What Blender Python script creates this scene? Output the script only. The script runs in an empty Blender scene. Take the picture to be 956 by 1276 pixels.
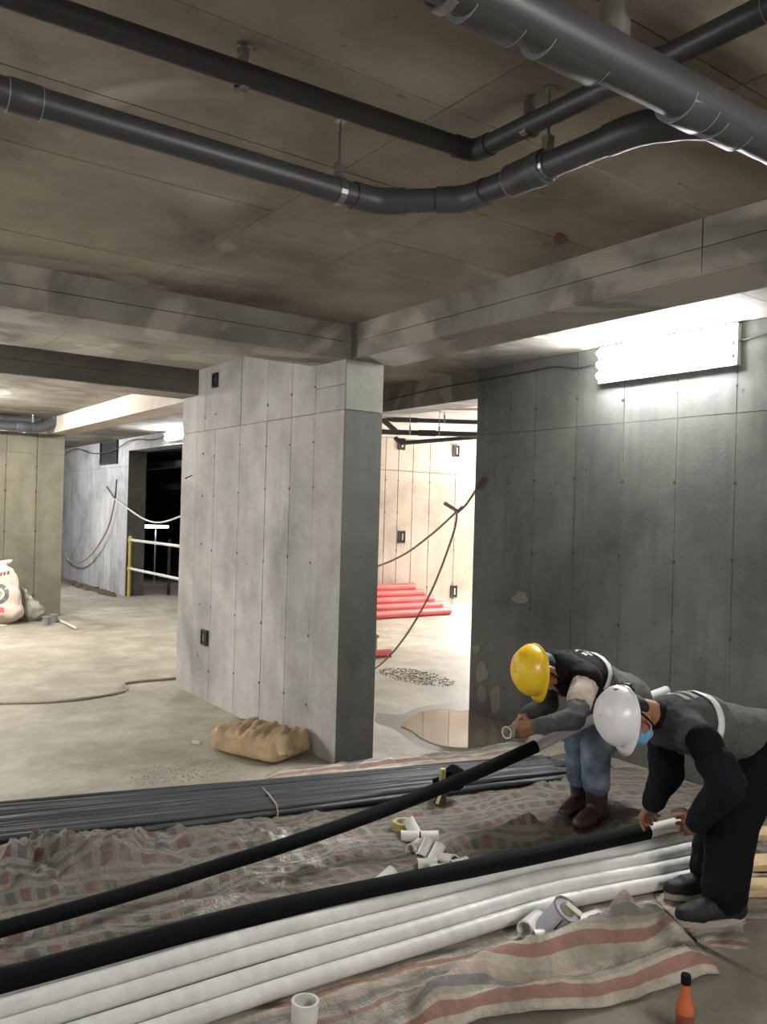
import bpy, bmesh, math, random
from mathutils import Vector, Matrix, noise
from mathutils.bvhtree import BVHTree
random.seed(7)
S = bpy.context.scene
COL = S.collection
V = Vector

# ------------------------------------------------------------------ camera
F = 1030.0; CX, CY = 478.0, 638.0; EYE = V((0, 0, 1.6))
ROLL = math.atan(0.028); YAW = math.atan(739 / 1030.0)
FW = V((math.sin(YAW), math.cos(YAW), 0)); RT = V((math.cos(YAW), -math.sin(YAW), 0)); UP = V((0, 0, 1))
cr, sr = math.cos(ROLL), math.sin(ROLL)
IR = cr * RT + sr * UP; IU = -sr * RT + cr * UP
cam_d = bpy.data.cameras.new('camera'); cam = bpy.data.objects.new('camera', cam_d); COL.objects.link(cam)
cam_d.sensor_fit = 'VERTICAL'; cam_d.sensor_height = 36.0; cam_d.lens = F / 1276.0 * 36.0
cam_d.clip_start = 0.05; cam_d.clip_end = 100
m3 = Matrix((IR, IU, -FW)).transposed()
cam.matrix_world = Matrix.Translation(EYE) @ m3.to_4x4()
S.camera = cam

# survey helpers: measured picture points turned into places in the room
def ray(x, y):
    u = (x - CX) / F; v = -(y - CY) / F
    return FW + u * IR + v * IU
def on_z(x, y, z=0.0):
    d = ray(x, y); return EYE + d * ((z - EYE.z) / d.z)
def on_x(x, y, X):
    d = ray(x, y); return EYE + d * (X / d.x)
def on_y(x, y, Y):
    d = ray(x, y); return EYE + d * (Y / d.y)
def at(x, y, dep):
    return EYE + ray(x, y) * dep

# ------------------------------------------------------------------ world / exposure
w = bpy.data.worlds.new('basement_air'); S.world = w; w.use_nodes = True
w.node_tree.nodes['Background'].inputs[0].default_value = (0.9, 0.93, 1.0, 1)
w.node_tree.nodes['Background'].inputs[1].default_value = 0.42
S.view_settings.view_transform = 'Standard'; S.view_settings.look = 'None'
S.view_settings.gamma = 1.0; S.view_settings.use_curve_mapping = False
S.view_settings.exposure = 0.8
# strengths of the seen and inferred lamps, the last an added fill (tubes are built further down)
L_RIGHT, L_FAR, L_STAND, L_BACK, L_LEFT, L_LEFT2, L_FILL = 125, 150, 26, 2200, 76, 420, 54

# ------------------------------------------------------------------ materials
def lin(c):
    return tuple((x / 255 / 12.92) if x / 255 <= .04045 else ((x / 255 + .055) / 1.055) ** 2.4 for x in c) + (1,)
class NT:
    def __init__(s, name):
        s.m = bpy.data.materials.new(name); s.m.use_nodes = True
        s.t = s.m.node_tree; s.b = s.t.nodes['Principled BSDF']
    def n(s, kind, **kw):
        nd = s.t.nodes.new(kind)
        for k, v in kw.items():
            if k in nd.inputs: nd.inputs[k].default_value = v
            else: setattr(nd, k, v)
        return nd
    def l(s, a, b): s.t.links.new(a, b)
    def ramp(s, fac, stops, interp='LINEAR'):
        r = s.n('ShaderNodeValToRGB'); r.color_ramp.interpolation = interp
        e = r.color_ramp.elements
        while len(e) < len(stops): e.new(0.5)
        for q, (p, c) in zip(e, stops):
            q.position = p; q.color = c if len(c) == 4 else tuple(c) + (1,)
        s.l(fac, r.inputs[0]); return r.outputs[0]
    def mix(s, fac, a, b, mode='MIX'):
        x = s.n('ShaderNodeMix'); x.data_type = 'RGBA'; x.blend_type = mode
        for sock, v in ((x.inputs[0], fac), (x.inputs[6], a), (x.inputs[7], b)):
            if hasattr(v, 'is_linked') or hasattr(v, 'node'): s.l(v, sock)
            else: sock.default_value = v
        return x.outputs[2]
    def math(s, op, a, b=None, c=None):
        x = s.n('ShaderNodeMath'); x.operation = op
        for i, v in enumerate((a, b, c)):
            if v is None: continue
            if hasattr(v, 'node'): s.l(v, x.inputs[i])
            else: x.inputs[i].default_value = v
        return x.outputs[0]
    def pos(s, scale=(1, 1, 1)):
        g = s.n('ShaderNodeNewGeometry'); mp = s.n('ShaderNodeMapping'); mp.inputs['Scale'].default_value = scale
        s.l(g.outputs['Position'], mp.inputs['Vector']); return mp.outputs[0]
    def noise(s, vec, scale, detail=5, rough=.55, dist=0.):
        x = s.n('ShaderNodeTexNoise'); x.inputs['Scale'].default_value = scale; x.inputs['Detail'].default_value = detail
        x.inputs['Roughness'].default_value = rough; x.inputs['Distortion'].default_value = dist
        s.l(vec, x.inputs['Vector']); return x.outputs['Fac']
    def bump(s, h, strength=.3, dist=.01):
        x = s.n('ShaderNodeBump'); x.inputs['Strength'].default_value = strength; x.inputs['Distance'].default_value = dist
        s.l(h, x.inputs['Height']); s.l(x.outputs[0], s.b.inputs['Normal'])

def plain(name, col, rough=.6, metal=0., var=.12, scale=12, bump=0., spec=.5, trans=0.):
    n = NT(name); p = n.pos(); f = n.noise(p, scale, 4)
    c = lin(col); d = tuple(x * (1 - var) for x in c[:3]) + (1,); e = tuple(min(1, x * (1 + var)) for x in c[:3]) + (1,)
    n.l(n.ramp(f, [(.3, d), (.7, e)]), n.b.inputs['Base Color'])
    n.b.inputs['Roughness'].default_value = rough; n.b.inputs['Metallic'].default_value = metal
    n.b.inputs['Specular IOR Level'].default_value = spec
    if trans: n.b.inputs['Transmission Weight'].default_value = trans
    if bump: n.bump(n.noise(p, scale * 4, 5), bump, .004)
    return n.m

def concrete(name, base, dark, light, objvar=.10, stain=.5, streak=True, bump=.25, rough=.85, sc=1.0, patch=None):
    n = NT(name); p = n.pos()
    big = n.noise(p, 1.3 * sc, 6, .6, .4); mid = n.noise(p, 6 * sc, 8, .62); fine = n.noise(p, 55 * sc, 4, .6)
    c = n.ramp(big, [(.28, lin(dark)), (.5, lin(base)), (.74, lin(light))])
    c = n.mix(n.ramp(mid, [(.35, (.62, .62, .62)), (.6, (1, 1, 1))]), n.mix(1.0, c, (.72, .72, .71, 1), 'MULTIPLY'), c)
    if streak:
        st = n.noise(n.pos((5, 5, .35)), 1.6, 6, .65)
        c = n.mix(n.math('MULTIPLY', n.ramp(st, [(.5, (0, 0, 0)), (.72, (1, 1, 1))]), stain), c, lin(dark))
    sp = n.noise(p, 23 * sc, 3, .5)
    c = n.mix(n.math('MULTIPLY', n.ramp(sp, [(.70, (0, 0, 0)), (.75, (1, 1, 1))]), .55), c, tuple(x * .45 for x in lin(dark)[:3]) + (1,))
    if patch:
        pt = n.noise(n.pos(), patch[1], 3, .5, 1.2)
        c = n.mix(n.ramp(pt, [(patch[2], (0, 0, 0)), (patch[2] + .05, (.8, .8, .8))]), c, lin(patch[0]))
    oi = n.n('ShaderNodeObjectInfo')
    k = n.n('ShaderNodeMapRange'); k.inputs['To Min'].default_value = 1 - objvar; k.inputs['To Max'].default_value = 1 + objvar
    n.l(oi.outputs['Random'], k.inputs['Value'])
    h = n.n('ShaderNodeHueSaturation'); n.l(k.outputs[0], h.inputs['Value']); n.l(c, h.inputs['Color'])
    n.l(h.outputs[0], n.b.inputs['Base Color'])
    n.b.inputs['Roughness'].default_value = rough; n.b.inputs['Specular IOR Level'].default_value = .3
    n.bump(n.math('ADD', fine, n.math('MULTIPLY', mid, 2.0)), bump, .006)
    return n.m

def emit(name, col, strength):
    n = NT(name); n.b.inputs['Base Color'].default_value = (.9, .9, .9, 1)
    n.b.inputs['Emission Color'].default_value = col; n.b.inputs['Emission Strength'].default_value = strength
    return n.m

M = {}
M['pier'] = concrete('pale_concrete', (162, 159, 154), (126, 124, 120), (182, 179, 174), .05, .45)
M['pier_end'] = concrete('shaded_green_grey_concrete', (70, 71, 65), (52, 53, 49), (84, 85, 78), .04, .5)  # shade on the pier's end face put into a darker base colour
M['rwall'] = concrete('mid_concrete', (112, 113, 109), (84, 85, 83), (128, 129, 125), .06, .55)
M['back'] = concrete('warm_concrete', (182, 173, 164), (156, 147, 138), (196, 188, 180), .05, .3)
M['lcol'] = concrete('olive_concrete', (116, 112, 98), (92, 89, 78), (130, 126, 112), .05, .4)
M['ceil'] = concrete('brown_stained_concrete', (134, 124, 109), (96, 86, 74), (154, 145, 130), .07, .0, False, .35, .9, 1.0, ((160, 151, 137), .9, .585))
M['beam'] = concrete('beam_concrete', (132, 127, 116), (84, 81, 74), (152, 147, 136), .06, .3, False, .25, .85, 1.2, ((160, 154, 142), 1.1, .56))
M['joint'] = plain('joint_dirt', (104, 100, 92), .95)
M['tie'] = plain('rusty_tie_hole', (74, 70, 63), .9)
M['plaster'] = concrete('pale_plaster_patch', (104, 104, 93), (90, 90, 81), (116, 116, 105), .03, .1)
M['ring'] = concrete('cement_patch', (146, 144, 136), (120, 118, 110), (160, 158, 150), .03, .1)
M['dark_steel'] = plain('dark_steel', (60, 60, 60), .5, .6)
M['black_hole'] = plain('recess_shade_black', (26, 26, 27), .9)  # black colour stands for the shade inside boxes and duct
M['pvc'] = plain('grey_pvc', (58, 59, 59), .45, 0, .08, 6, .05)
M['pvc_far'] = plain('dark_grey_pvc', (66, 69, 72), .4, 0, .1, 6)
M['pvc_light'] = plain('light_grey_pvc', (120, 122, 124), .38, 0, .06, 6)
M['conduit'] = plain('charcoal_conduit', (62, 65, 67), .5, 0, .14, 5, .04)
M['galv'] = plain('galvanised_steel', (170, 172, 172), .28, 1.0, .12, 30)
M['white_pipe'] = None
M['white_pvc'] = plain('white_pvc', (214, 212, 206), .38, 0, .05, 20, .03)
M['foam'] = plain('black_foam_sleeve', (12, 12, 13), .9, 0, .2, 40, .2, .2)
M['red_pipe'] = plain('red_plastic_pipe', (188, 84, 86), .4, 0, .08, 4)
M['yellow'] = plain('yellow_paint', (190, 170, 90), .5, 0, .2, 20, .1)
M['rail_white'] = plain('grey_white_rail', (190, 188, 182), .5, 0, .15, 20)
M['rope'] = plain('grey_cable', (140, 130, 114), .7, 0, .2, 30, .1)
M['cable'] = plain('dark_cable', (62, 58, 54), .6)
M['wood'] = None

def white_pipe_mat():
    n = NT('ribbed_white_pipe'); tc = n.n('ShaderNodeTexCoord')
    f = n.noise(n.pos((1, 1, 1)), 9, 5, .6)
    n.l(n.ramp(f, [(.3, lin((202, 202, 198))), (.7, lin((226, 225, 220)))]), n.b.inputs['Base Color'])
    wv = n.n('ShaderNodeTexWave'); wv.bands_direction = 'X'; wv.inputs['Scale'].default_value = 5.5; wv.inputs['Distortion'].default_value = 1.2
    n.l(n.pos(), wv.inputs['Vector'])
    n.b.inputs['Roughness'].default_value = .45
    n.bump(wv.outputs['Fac'], .22, .01)
    return n.m
M['white_pipe'] = white_pipe_mat()
def wood_mat(name, a, b):
    n = NT(name); wv = n.noise(n.pos((2, 14, 14)), 3, 6, .6, 1.0)
    n.l(n.ramp(wv, [(.3, lin(a)), (.7, lin(b))]), n.b.inputs['Base Color']); n.b.inputs['Roughness'].default_value = .7
    n.bump(wv, .2, .004); return n.m
M['wood'] = wood_mat('pine_board', (176, 148, 108), (206, 182, 142))

def floor_mat():
    n = NT('dusty_concrete_floor'); p = n.pos()
    big = n.noise(p, .55, 6, .6, .6); mid = n.noise(p, 3.2, 8, .65, .3); fine = n.noise(p, 40, 5, .65)
    c = n.ramp(big, [(.3, lin((128, 122, 110))), (.5, lin((152, 146, 134))), (.7, lin((174, 167, 154)))])
    c = n.mix(n.ramp(mid, [(.38, (1, 1, 1)), (.60, (0, 0, 0))]), c, n.mix(1.0, c, (.66, .64, .60, 1), 'MULTIPLY'))
    c = n.mix(n.math('MULTIPLY', n.ramp(fine, [(.60, (0, 0, 0)), (.72, (1, 1, 1))]), .35), c, lin((92, 84, 74)))
    n.l(c, n.b.inputs['Base Color']); n.b.inputs['Specular IOR Level'].default_value = .35
    r = n.ramp(mid, [(.3, (.55, .55, .55)), (.6, (.85, .85, .85))]); n.l(r, n.b.inputs['Roughness'])
    n.bump(n.math('ADD', fine, n.math('MULTIPLY', mid, 3)), .3, .01)
    return n.m
M['floor'] = floor_mat()

def tarp_mat(name, checks):
    """woven polyethylene sheet: pale ground with red and blue-grey bands (UV in metres)"""
    n = NT(name); uv = n.n('ShaderNodeUVMap'); sep = n.n('ShaderNodeSeparateXYZ'); n.l(uv.outputs[0], sep.inputs[0])
    u, v = sep.outputs[0], sep.outputs[1]
    per = .20 if not checks else .15
    fr = n.math('FRACT', n.math('DIVIDE', v, per))
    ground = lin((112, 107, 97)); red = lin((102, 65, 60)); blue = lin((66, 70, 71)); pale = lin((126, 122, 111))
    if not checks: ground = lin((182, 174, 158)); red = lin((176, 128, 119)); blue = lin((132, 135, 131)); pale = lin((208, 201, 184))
    if checks:
        # bands broken into squares, alternately red and grey
        alt = n.math('GREATER_THAN', n.math('FRACT', n.math('ADD', n.math('DIVIDE', u, .17), n.math('MULTIPLY', n.math('FLOOR', n.math('DIVIDE', v, per)), .25))), .5)
        half = n.math('GREATER_THAN', n.math('FRACT', n.math('DIVIDE', u, .085)), .42)
        band = n.math('LESS_THAN', fr, .46)
        col = n.mix(alt, red, blue)
        faint = n.mix(.55, ground, blue)
        c = n.mix(band, pale, n.mix(half, ground, col))
        thin = n.math('MULTIPLY', n.math('GREATER_THAN', fr, .66), n.math('LESS_THAN', fr, .80))
        c = n.mix(thin, c, faint)
    else:
        c = n.ramp(fr, [(0, pale), (.20, red), (.40, pale), (.48, ground), (.58, blue), (.76, ground), (.84, n_mix(pale, red, .35))], 'CONSTANT')
    dirt = n.noise(n.pos(), 4.5, 7, .65, .4)
    c = n.mix(n.ramp(dirt, [(.38, (.10, .10, .10)), (.70, (.85, .85, .85))]), c, lin((108, 99, 86)))
    n.l(c, n.b.inputs['Base Color']); n.b.inputs['Roughness'].default_value = .62
    cr_ = n.noise(n.pos(), 16, 6, .62, 1.4)
    n.bump(n.math('ADD', cr_, n.math('MULTIPLY', n.noise(n.pos(), 45, 4, .6, 1.0), .4)), .8, .025)
    return n.m
def n_mix(a, b, f): return tuple(x * (1 - f) + y * f for x, y in zip(a, b))
M['tarp_check'] = tarp_mat('checked_tarpaulin', True)
M['tarp_stripe'] = tarp_mat('striped_tarpaulin', False)

# ------------------------------------------------------------------ mesh helpers
def link(name, me, mat, parent=None, smooth=False):
    o = bpy.data.objects.new(name, me); COL.objects.link(o)
    if mat is not None and not me.materials: me.materials.append(mat)
    if smooth:
        for p in me.polygons: p.use_smooth = True
    if parent is not None: o.parent = parent; o.matrix_parent_inverse = parent.matrix_world.inverted() if False else Matrix()
    return o
class MB:
    def __init__(s): s.v = []; s.f = []; s.st = []
    def add(s, vs, fs):
        k = len(s.v); s.st.append((k, len(s.f))); s.v += [V(a) for a in vs]; s.f += [tuple(i + k for i in q) for q in fs]; return s
    def box(s, a, b):
        (x0, y0, z0), (x1, y1, z1) = a, b
        return s.add([(x0, y0, z0), (x1, y0, z0), (x1, y1, z0), (x0, y1, z0), (x0, y0, z1), (x1, y0, z1), (x1, y1, z1), (x0, y1, z1)],
                     [(0, 3, 2, 1), (4, 5, 6, 7), (0, 1, 5, 4), (1, 2, 6, 5), (2, 3, 7, 6), (3, 0, 4, 7)])
    def obox(s, c, ax, ay, az):
        c = V(c); vs = []
        for k in (-1, 1):
            for i, j in ((-1, -1), (1, -1), (1, 1), (-1, 1)): vs.append(c + ax * i + ay * j + az * k)
        return s.add(vs, [(0, 3, 2, 1), (4, 5, 6, 7), (0, 1, 5, 4), (1, 2, 6, 5), (2, 3, 7, 6), (3, 0, 4, 7)])
    def tube(s, pts, r, seg=12, cap=True):
        pts = [V(p) for p in pts]; n = len(pts)
        rs = r if isinstance(r, (list, tuple)) else [r] * n
        vs = []; ref = None
        for i, p in enumerate(pts):
            if i == 0: t = pts[1] - p
            elif i == n - 1: t = p - pts[i - 1]
            else: t = (p - pts[i - 1]).normalized() + (pts[i + 1] - p).normalized()
            t.normalize()
            if ref is None: ref = t.orthogonal().normalized()
            ref = (ref - t * ref.dot(t)).normalized(); b = t.cross(ref)
            k = 1.0
            if 0 < i < n - 1:
                c = (p - pts[i - 1]).normalized().dot(t); k = 1 / max(.5, c)
            for q in range(seg):
                a = 2 * math.pi * q / seg; vs.append(p + (ref * math.cos(a) + b * math.sin(a)) * rs[i] * (1 if k < 1.02 else 1))
        fs = [(i * seg + q, i * seg + (q + 1) % seg, (i + 1) * seg + (q + 1) % seg, (i + 1) * seg + q) for i in range(n - 1) for q in range(seg)]
        if cap: fs += [tuple(range(seg))[::-1], tuple((n - 1) * seg + q for q in range(seg))]
        return s.add(vs, fs)
    def hollow(s, a, b, r, ri, seg=16):
        """open ended sleeve"""
        a, b = V(a), V(b); t = (b - a).normalized(); x = t.orthogonal().normalized(); y = t.cross(x)
        vs = []
        for p, rr in ((a, r), (b, r), (b, ri), (a, ri)):
            for q in range(seg):
                an = 2 * math.pi * q / seg; vs.append(p + (x * math.cos(an) + y * math.sin(an)) * rr)
        fs = [(i * seg + q, i * seg + (q + 1) % seg, ((i + 1) % 4) * seg + (q + 1) % seg, ((i + 1) % 4) * seg + q) for i in range(4) for q in range(seg)]
        return s.add(vs, fs)
    def lathe(s, prof, base=(0, 0, 0), axis=(0, 0, 1), seg=20):
        t = V(axis).normalized(); x = t.orthogonal().normalized(); y = t.cross(x); base = V(base); vs = []
        for r, z in prof:
            for q in range(seg):
                a = 2 * math.pi * q / seg; vs.append(base + t * z + (x * math.cos(a) + y * math.sin(a)) * max(r, 1e-4))
        n = len(prof)
        fs = [(i * seg + q, i * seg + (q + 1) % seg, (i + 1) * seg + (q + 1) % seg, (i + 1) * seg + q) for i in range(n - 1) for q in range(seg)]
        fs += [tuple(range(seg))[::-1], tuple((n - 1) * seg + q for q in range(seg))]
        return s.add(vs, fs)
    def mesh(s, name):
        me = bpy.data.meshes.new(name); me.from_pydata([tuple(a) for a in s.v], [], s.f); me.validate(); me.update(); return me
    def build(s, name, mat, parent=None, smooth=False, origin=None):
        if origin is not None:
            o_ = V(origin); s.v = [a - o_ for a in s.v]
        o = link(name, s.mesh(name), mat, parent, smooth)
        if smooth:
            try: 
                o.data.set_sharp_from_angle(angle=math.radians(40))
            except Exception: pass
        if origin is not None: o.location = origin
        return o
def tag(o, label=None, cat=None, group=None, kind=None):
    if label: o['label'] = label
    if cat: o['category'] = cat
    if group: o['group'] = group
    if kind: o['kind'] = kind
    return o
def empty(name, loc=(0, 0, 0), **kw):
    o = bpy.data.objects.new(name, None); COL.objects.link(o); o.location = loc; o.empty_display_size = .1
    return tag(o, **kw)
def child(mb, name, mat, root, smooth=False, parent=None, split=False):
    """build world-space geometry as a part of a thing whose Empty stands at root.location"""
    L = root.location.copy(); mb.v = [a - L for a in mb.v]; o = None
    if split:
        st = mb.st + [(len(mb.v), len(mb.f))]
        for (v0, f0), (v1, f1) in zip(st, st[1:]):
            q = MB(); q.add(mb.v[v0:v1], [tuple(i - v0 for i in f) for f in mb.f[f0:f1]]); o = q.build(name, mat, parent or root, smooth)
        return o
    return mb.build(name, mat, parent or root, smooth)
def spline(pts, n=8):
    pts = [V(p) for p in pts]; out = []
    for i in range(len(pts) - 1):
        p0 = pts[max(0, i - 1)]; p1 = pts[i]; p2 = pts[i + 1]; p3 = pts[min(len(pts) - 1, i + 2)]
        for k in range(n):
            t = k / n
            out.append(.5 * ((2 * p1) + (p2 - p0) * t + (2 * p0 - 5 * p1 + 4 * p2 - p3) * t * t + (3 * p1 - p0 - 3 * p2 + p3) * t ** 3))
    out.append(pts[-1]); return out

# ------------------------------------------------------------------ the setting
CZ = 2.775; BZ = 2.56
UNIT = MB().box((0, 0, 0), (1, 1, 1)).mesh('panel')
PANEL_MESH = {}
def panels(parent, origin, U, W, N, us, ws, mat, gap=.007, th=.014, jit=.003, skip=()):
    """cast panels standing proud of a core: U across, W up, N outward"""
    if mat.name not in PANEL_MESH:
        me = UNIT.copy(); me.materials.append(mat); PANEL_MESH[mat.name] = me
    me = PANEL_MESH[mat.name]
    for i in range(len(us) - 1):
        for j in range(len(ws) - 1):
            if (i, j) in skip: continue
            o = bpy.data.objects.new('panel', me); COL.objects.link(o); o.parent = parent
            a = V(origin) + U * (us[i] + gap / 2) + W * (ws[j] + gap / 2)
            du, dw = us[i + 1] - us[i] - gap, ws[j + 1] - ws[j] - gap
            t = th + random.uniform(0, jit)
            mt = Matrix((U * du, W * dw, N * t)).transposed().to_4x4(); mt.translation = a
            o.matrix_local = mt
def core(name, a, b, mat, label, cat):
    return tag(MB().box(a, b).build(name, mat), label, cat, kind='structure')

flo = core('floor', (-6, -5, -.2), (14, 22, 0), M['floor'], 'dusty grey concrete floor of the basement', 'floor')
cei = core('ceiling', (-6, -5, CZ + .014), (14, 22, 3.0), M['joint'], 'stained brown concrete ceiling slab with shuttering joints', 'ceiling')
X_, Y_, Z_ = V((1, 0, 0)), V((0, 1, 0)), V((0, 0, 1))
# bay over the workers
panels(cei, (0, 0, CZ + .014), X_, Y_, -Z_, [-2.1, -.9, .31, 1.52, 2.05, 2.85], [-1.2, -.6, .02, .64, 1.26, 1.86, 2.42, 2.92, 3.30, 3.88, 4.38], M['ceil'], .004)
panels(cei, (0, 0, CZ + .014), X_, Y_, -Z_, [-4, -2, -.9, .31, 1.52, 2.3, 2.85], [4.76, 5.4, 6.05, 6.70], M['beam'], .005)
panels(cei, (0, 0, CZ + .014), X_, Y_, -Z_, [3.2, 3.85, 4.51], [-4, -2, 0, 1.2, 2.4, 3.6, 4.8, 6, 7.2], M['beam'], .005)
panels(cei, (0, 0, CZ + .014), X_, Y_, -Z_, [-4, -1.5, .6, 1.8, 2.9], [7.05, 8.6, 10.2, 11.8, 14, 18, 22], M['beam'], .005)
panels(cei, (0, 0, CZ + .014), X_, Y_, -Z_, [3.2, 4.8], [7.2, 9, 11, 13, 15, 18, 22], M['beam'], .005)
panels(cei, (0, 0, CZ + .014), X_, Y_, -Z_, [4.8, 6.4, 8, 9.6, 11.2, 13], [-2, 2, 5, 7.5, 10.5], M['back'], .005)
panels(cei, (0, 0, CZ + .014), X_, Y_, -Z_, [-6, -4], [-5, 0, 5, 10, 16, 22], M['beam'], .005)
panels(cei, (0, 0, CZ + .014), X_, Y_, -Z_, [-4, -2.1], [-5, -3, 0, 2, 4.38], M['ceil'], .005)
panels(cei, (0, 0, CZ + .014), X_, Y_, -Z_, [-2.1, 0, 2.85], [-5, -3, -1.2], M['ceil'], .005)

def beam(a, b, mat, label):
    return tag(MB().box(a, b).build('ceiling_beam', mat), label, 'beam', kind='structure')
b1 = beam((-6, 4.392, BZ), (2.8, 4.76, CZ + .05), M['joint'], 'patched concrete ceiling beam running left from the pier top')
panels(b1, (0, 4.392, BZ), X_, Z_, -Y_, [-6, -3.0, 2.81], [0, .105, CZ - BZ + .0], M['beam'], .004, .012)
panels(b1, (0, 4.38, BZ + .001), X_, Y_, -Z_, [-6, -3, -.4, 1.2, 2.2, 2.81], [0, .38], M['beam'], .003, .004)
b2 = beam((-6, 6.712, BZ), (2.81, 7.05, CZ + .05), M['joint'], 'dark ceiling beam meeting the far end of the pier')
M['dark_beam'] = concrete('dark_concrete', (84, 82, 76), (62, 60, 56), (104, 101, 94), .08, .3, False)  # one darker concrete for the beam face and the jamb end
panels(b2, (0, 6.712, BZ), X_, Z_, -Y_, [-6, -3, 2.82], [0, .11, CZ - BZ], M['dark_beam'], .004, .012)
panels(b2, (0, 6.70, BZ + .001), X_, Y_, -Z_, [-6, -3, 0, 1.6, 2.82], [0, .35], M['beam'], .003, .004)
b3 = beam((2.862, -5, BZ), (3.2, 4.38, CZ + .05), M['joint'], 'concrete ceiling beam running right from the pier towards the viewer')
panels(b3, (2.862, 0, BZ), Y_, Z_, -X_, [-5, -2.4, -.3, 1.9, 4.30], [0, .10, CZ - BZ], M['beam'], .004, .012)
panels(b3, (2.85, 0, BZ + .001), Y_, X_, -Z_, [-5, -2.4, 0, 1.6, 3.0, 4.37], [0, .35], M['beam'], .003, .004)
b4 = beam((2.91, 7.05, BZ), (3.2, 12.2, CZ + .05), M['back'], 'pale lit beam between the pier and the far column')

# central pier
pier = core('wall_center', (2.832, 4.392, 0), (3.098, 7.03, CZ), M['joint'], 'pale concrete pier wall with cast panel joints in the middle', 'wall')
us = [4.38, 4.74, 5.06, 5.42, 5.86, 6.32, 6.54, 7.03]
panels(pier, (2.832, 0, 0), Y_, Z_, -X_, us[:2], [0, 2.24, 2.40, BZ], M['pier'], .004, .012, .002)
panels(pier, (2.832, 0, 0), Y_, Z_, -X_, us[1:-1] + [6.70], [0, 2.24, CZ], M['pier'], .004, .012, .003)
panels(pier, (2.832, 0, 0), Y_, Z_, -X_, [6.70, 7.03], [0, 2.24, BZ], M['pier'], .003, .012, .001)
panels(pier, (0, 4.392, 0), X_, Z_, -Y_, [2.82, 3.11], [0, 2.24], M['pier_end'], .004, .012)
panels(pier, (0, 4.392, 0), X_, Z_, -Y_, [2.82, 3.11], [2.24, BZ], M['plaster'], .004, .016)
panels(pier, (3.098, 0, 0), Y_, Z_, X_, [4.38, 5.0, 5.6, 6.2, 7.03], [0, 2.24, CZ], M['pier_end'], .006, .012)
core('wall_stub', (2.80, 4.385, BZ), (2.87, 4.5, CZ), M['beam'], 'short concrete stub where the two ceiling beams meet the pier', 'wall')

# right wall
rw = core('wall_right', (4.522, -5, 0), (4.80, 5.02, CZ), M['joint'], 'dark grey concrete wall with vertical panel joints behind the workers', 'wall')
rus = [-5, -3.4, -2.2, -1.0, .3, .75, 1.15, 1.55, 1.95, 2.34, 2.75, 3.15, 3.56, 3.97, 4.37, 4.63, 5.02]
panels(rw, (4.522, 0, 0), Y_, Z_, -X_, rus, [0, 2.24, CZ], M['rwall'], .004, .012, .003)
lin_ = core('wall_lintel', (4.51, 5.02, BZ - .02), (4.80, 10.5, CZ), M['beam'], 'concrete lintel over the opening beside the dark wall', 'wall')
bw = core('wall_back', (4.9, 10.512, 0), (13, 10.8, CZ), M['joint'], 'bright warm concrete wall of the back room', 'wall')
bus = [4.9, 5.6, 6.2, 6.8, 7.3, 7.55, 7.80, 8.09, 8.44, 8.99, 9.55, 10.1, 10.7, 11.3, 12, 13]
panels(bw, (0, 10.512, 0), X_, Z_, -Y_, bus, [0, 2.26, CZ], M['back'], .012, .012, .004)
core('wall_east', (13, -5, 0), (13.2, 22, CZ), M['back'], 'end wall of the back room out of view', 'wall')
# left column and far wall
lc = core('wall_left', (-.6, 12.212, 0), (3.15, 12.6, BZ), M['joint'], 'olive grey concrete column wall behind the sacks', 'wall')
panels(lc, (0, 12.212, 0), X_, Z_, -Y_, [-.6, .4, 1.0, 1.55, 2.05, 2.38, 2.78, 3.15], [0, 2.28, BZ], M['lcol'], .010, .012, .003)
fw_ = core('wall_far', (4.812, 14.4, 0), (5.12, 22, CZ), M['joint'], 'curved looking pale far wall beside the dark stairwell', 'wall')
M['far'] = concrete('grey_far_concrete', (168, 168, 166), (126, 127, 126), (190, 190, 187), .04, .6)
panels(fw_, (4.812, 0, 0), Y_, Z_, -X_, [14.4, 14.75, 15.2, 15.65, 16.1, 16.55, 17.0, 17.5, 18.2, 19, 20, 22], [0, 2.28, CZ], M['far'], .006, .012)
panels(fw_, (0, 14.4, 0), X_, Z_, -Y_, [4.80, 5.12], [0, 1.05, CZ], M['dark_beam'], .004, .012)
core('wall_lintel_far', (4.80, 10.8, 2.55), (5.12, 14.4, CZ), M['far'], 'pale lintel over the dark stairwell opening', 'wall')
core('wall_end', (-6, 21.5, 0), (13, 22, CZ), M['lcol'], 'end wall at the far left of the basement', 'wall')
M['stair_dark'] = plain('shade_dark_concrete', (40, 40, 42), .9)  # near-black base colour carries the darkness of the unlit stairwell
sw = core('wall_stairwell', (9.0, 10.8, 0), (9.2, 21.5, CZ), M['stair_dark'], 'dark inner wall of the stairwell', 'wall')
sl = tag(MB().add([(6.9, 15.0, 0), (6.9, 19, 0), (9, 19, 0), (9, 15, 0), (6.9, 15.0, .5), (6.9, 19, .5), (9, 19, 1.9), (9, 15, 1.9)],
        [(0, 3, 2, 1), (4, 5, 6, 7), (0, 1, 5, 4), (1, 2, 6, 5), (2, 3, 7, 6), (3, 0, 4, 7)]).build('stair_flight', M['stair_dark']), 'shade-dark concrete stair flight in the stairwell', 'stairs', kind='structure')
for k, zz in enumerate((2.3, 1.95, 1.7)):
    beam((5.6 + k * .9, 13 - k * .2, zz), (5.75 + k * .9, 21, zz + .12), M['stair_dark'], 'dim beam crossing the stairwell, %s of three' % ('highest', 'middle', 'lowest')[k])

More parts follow.
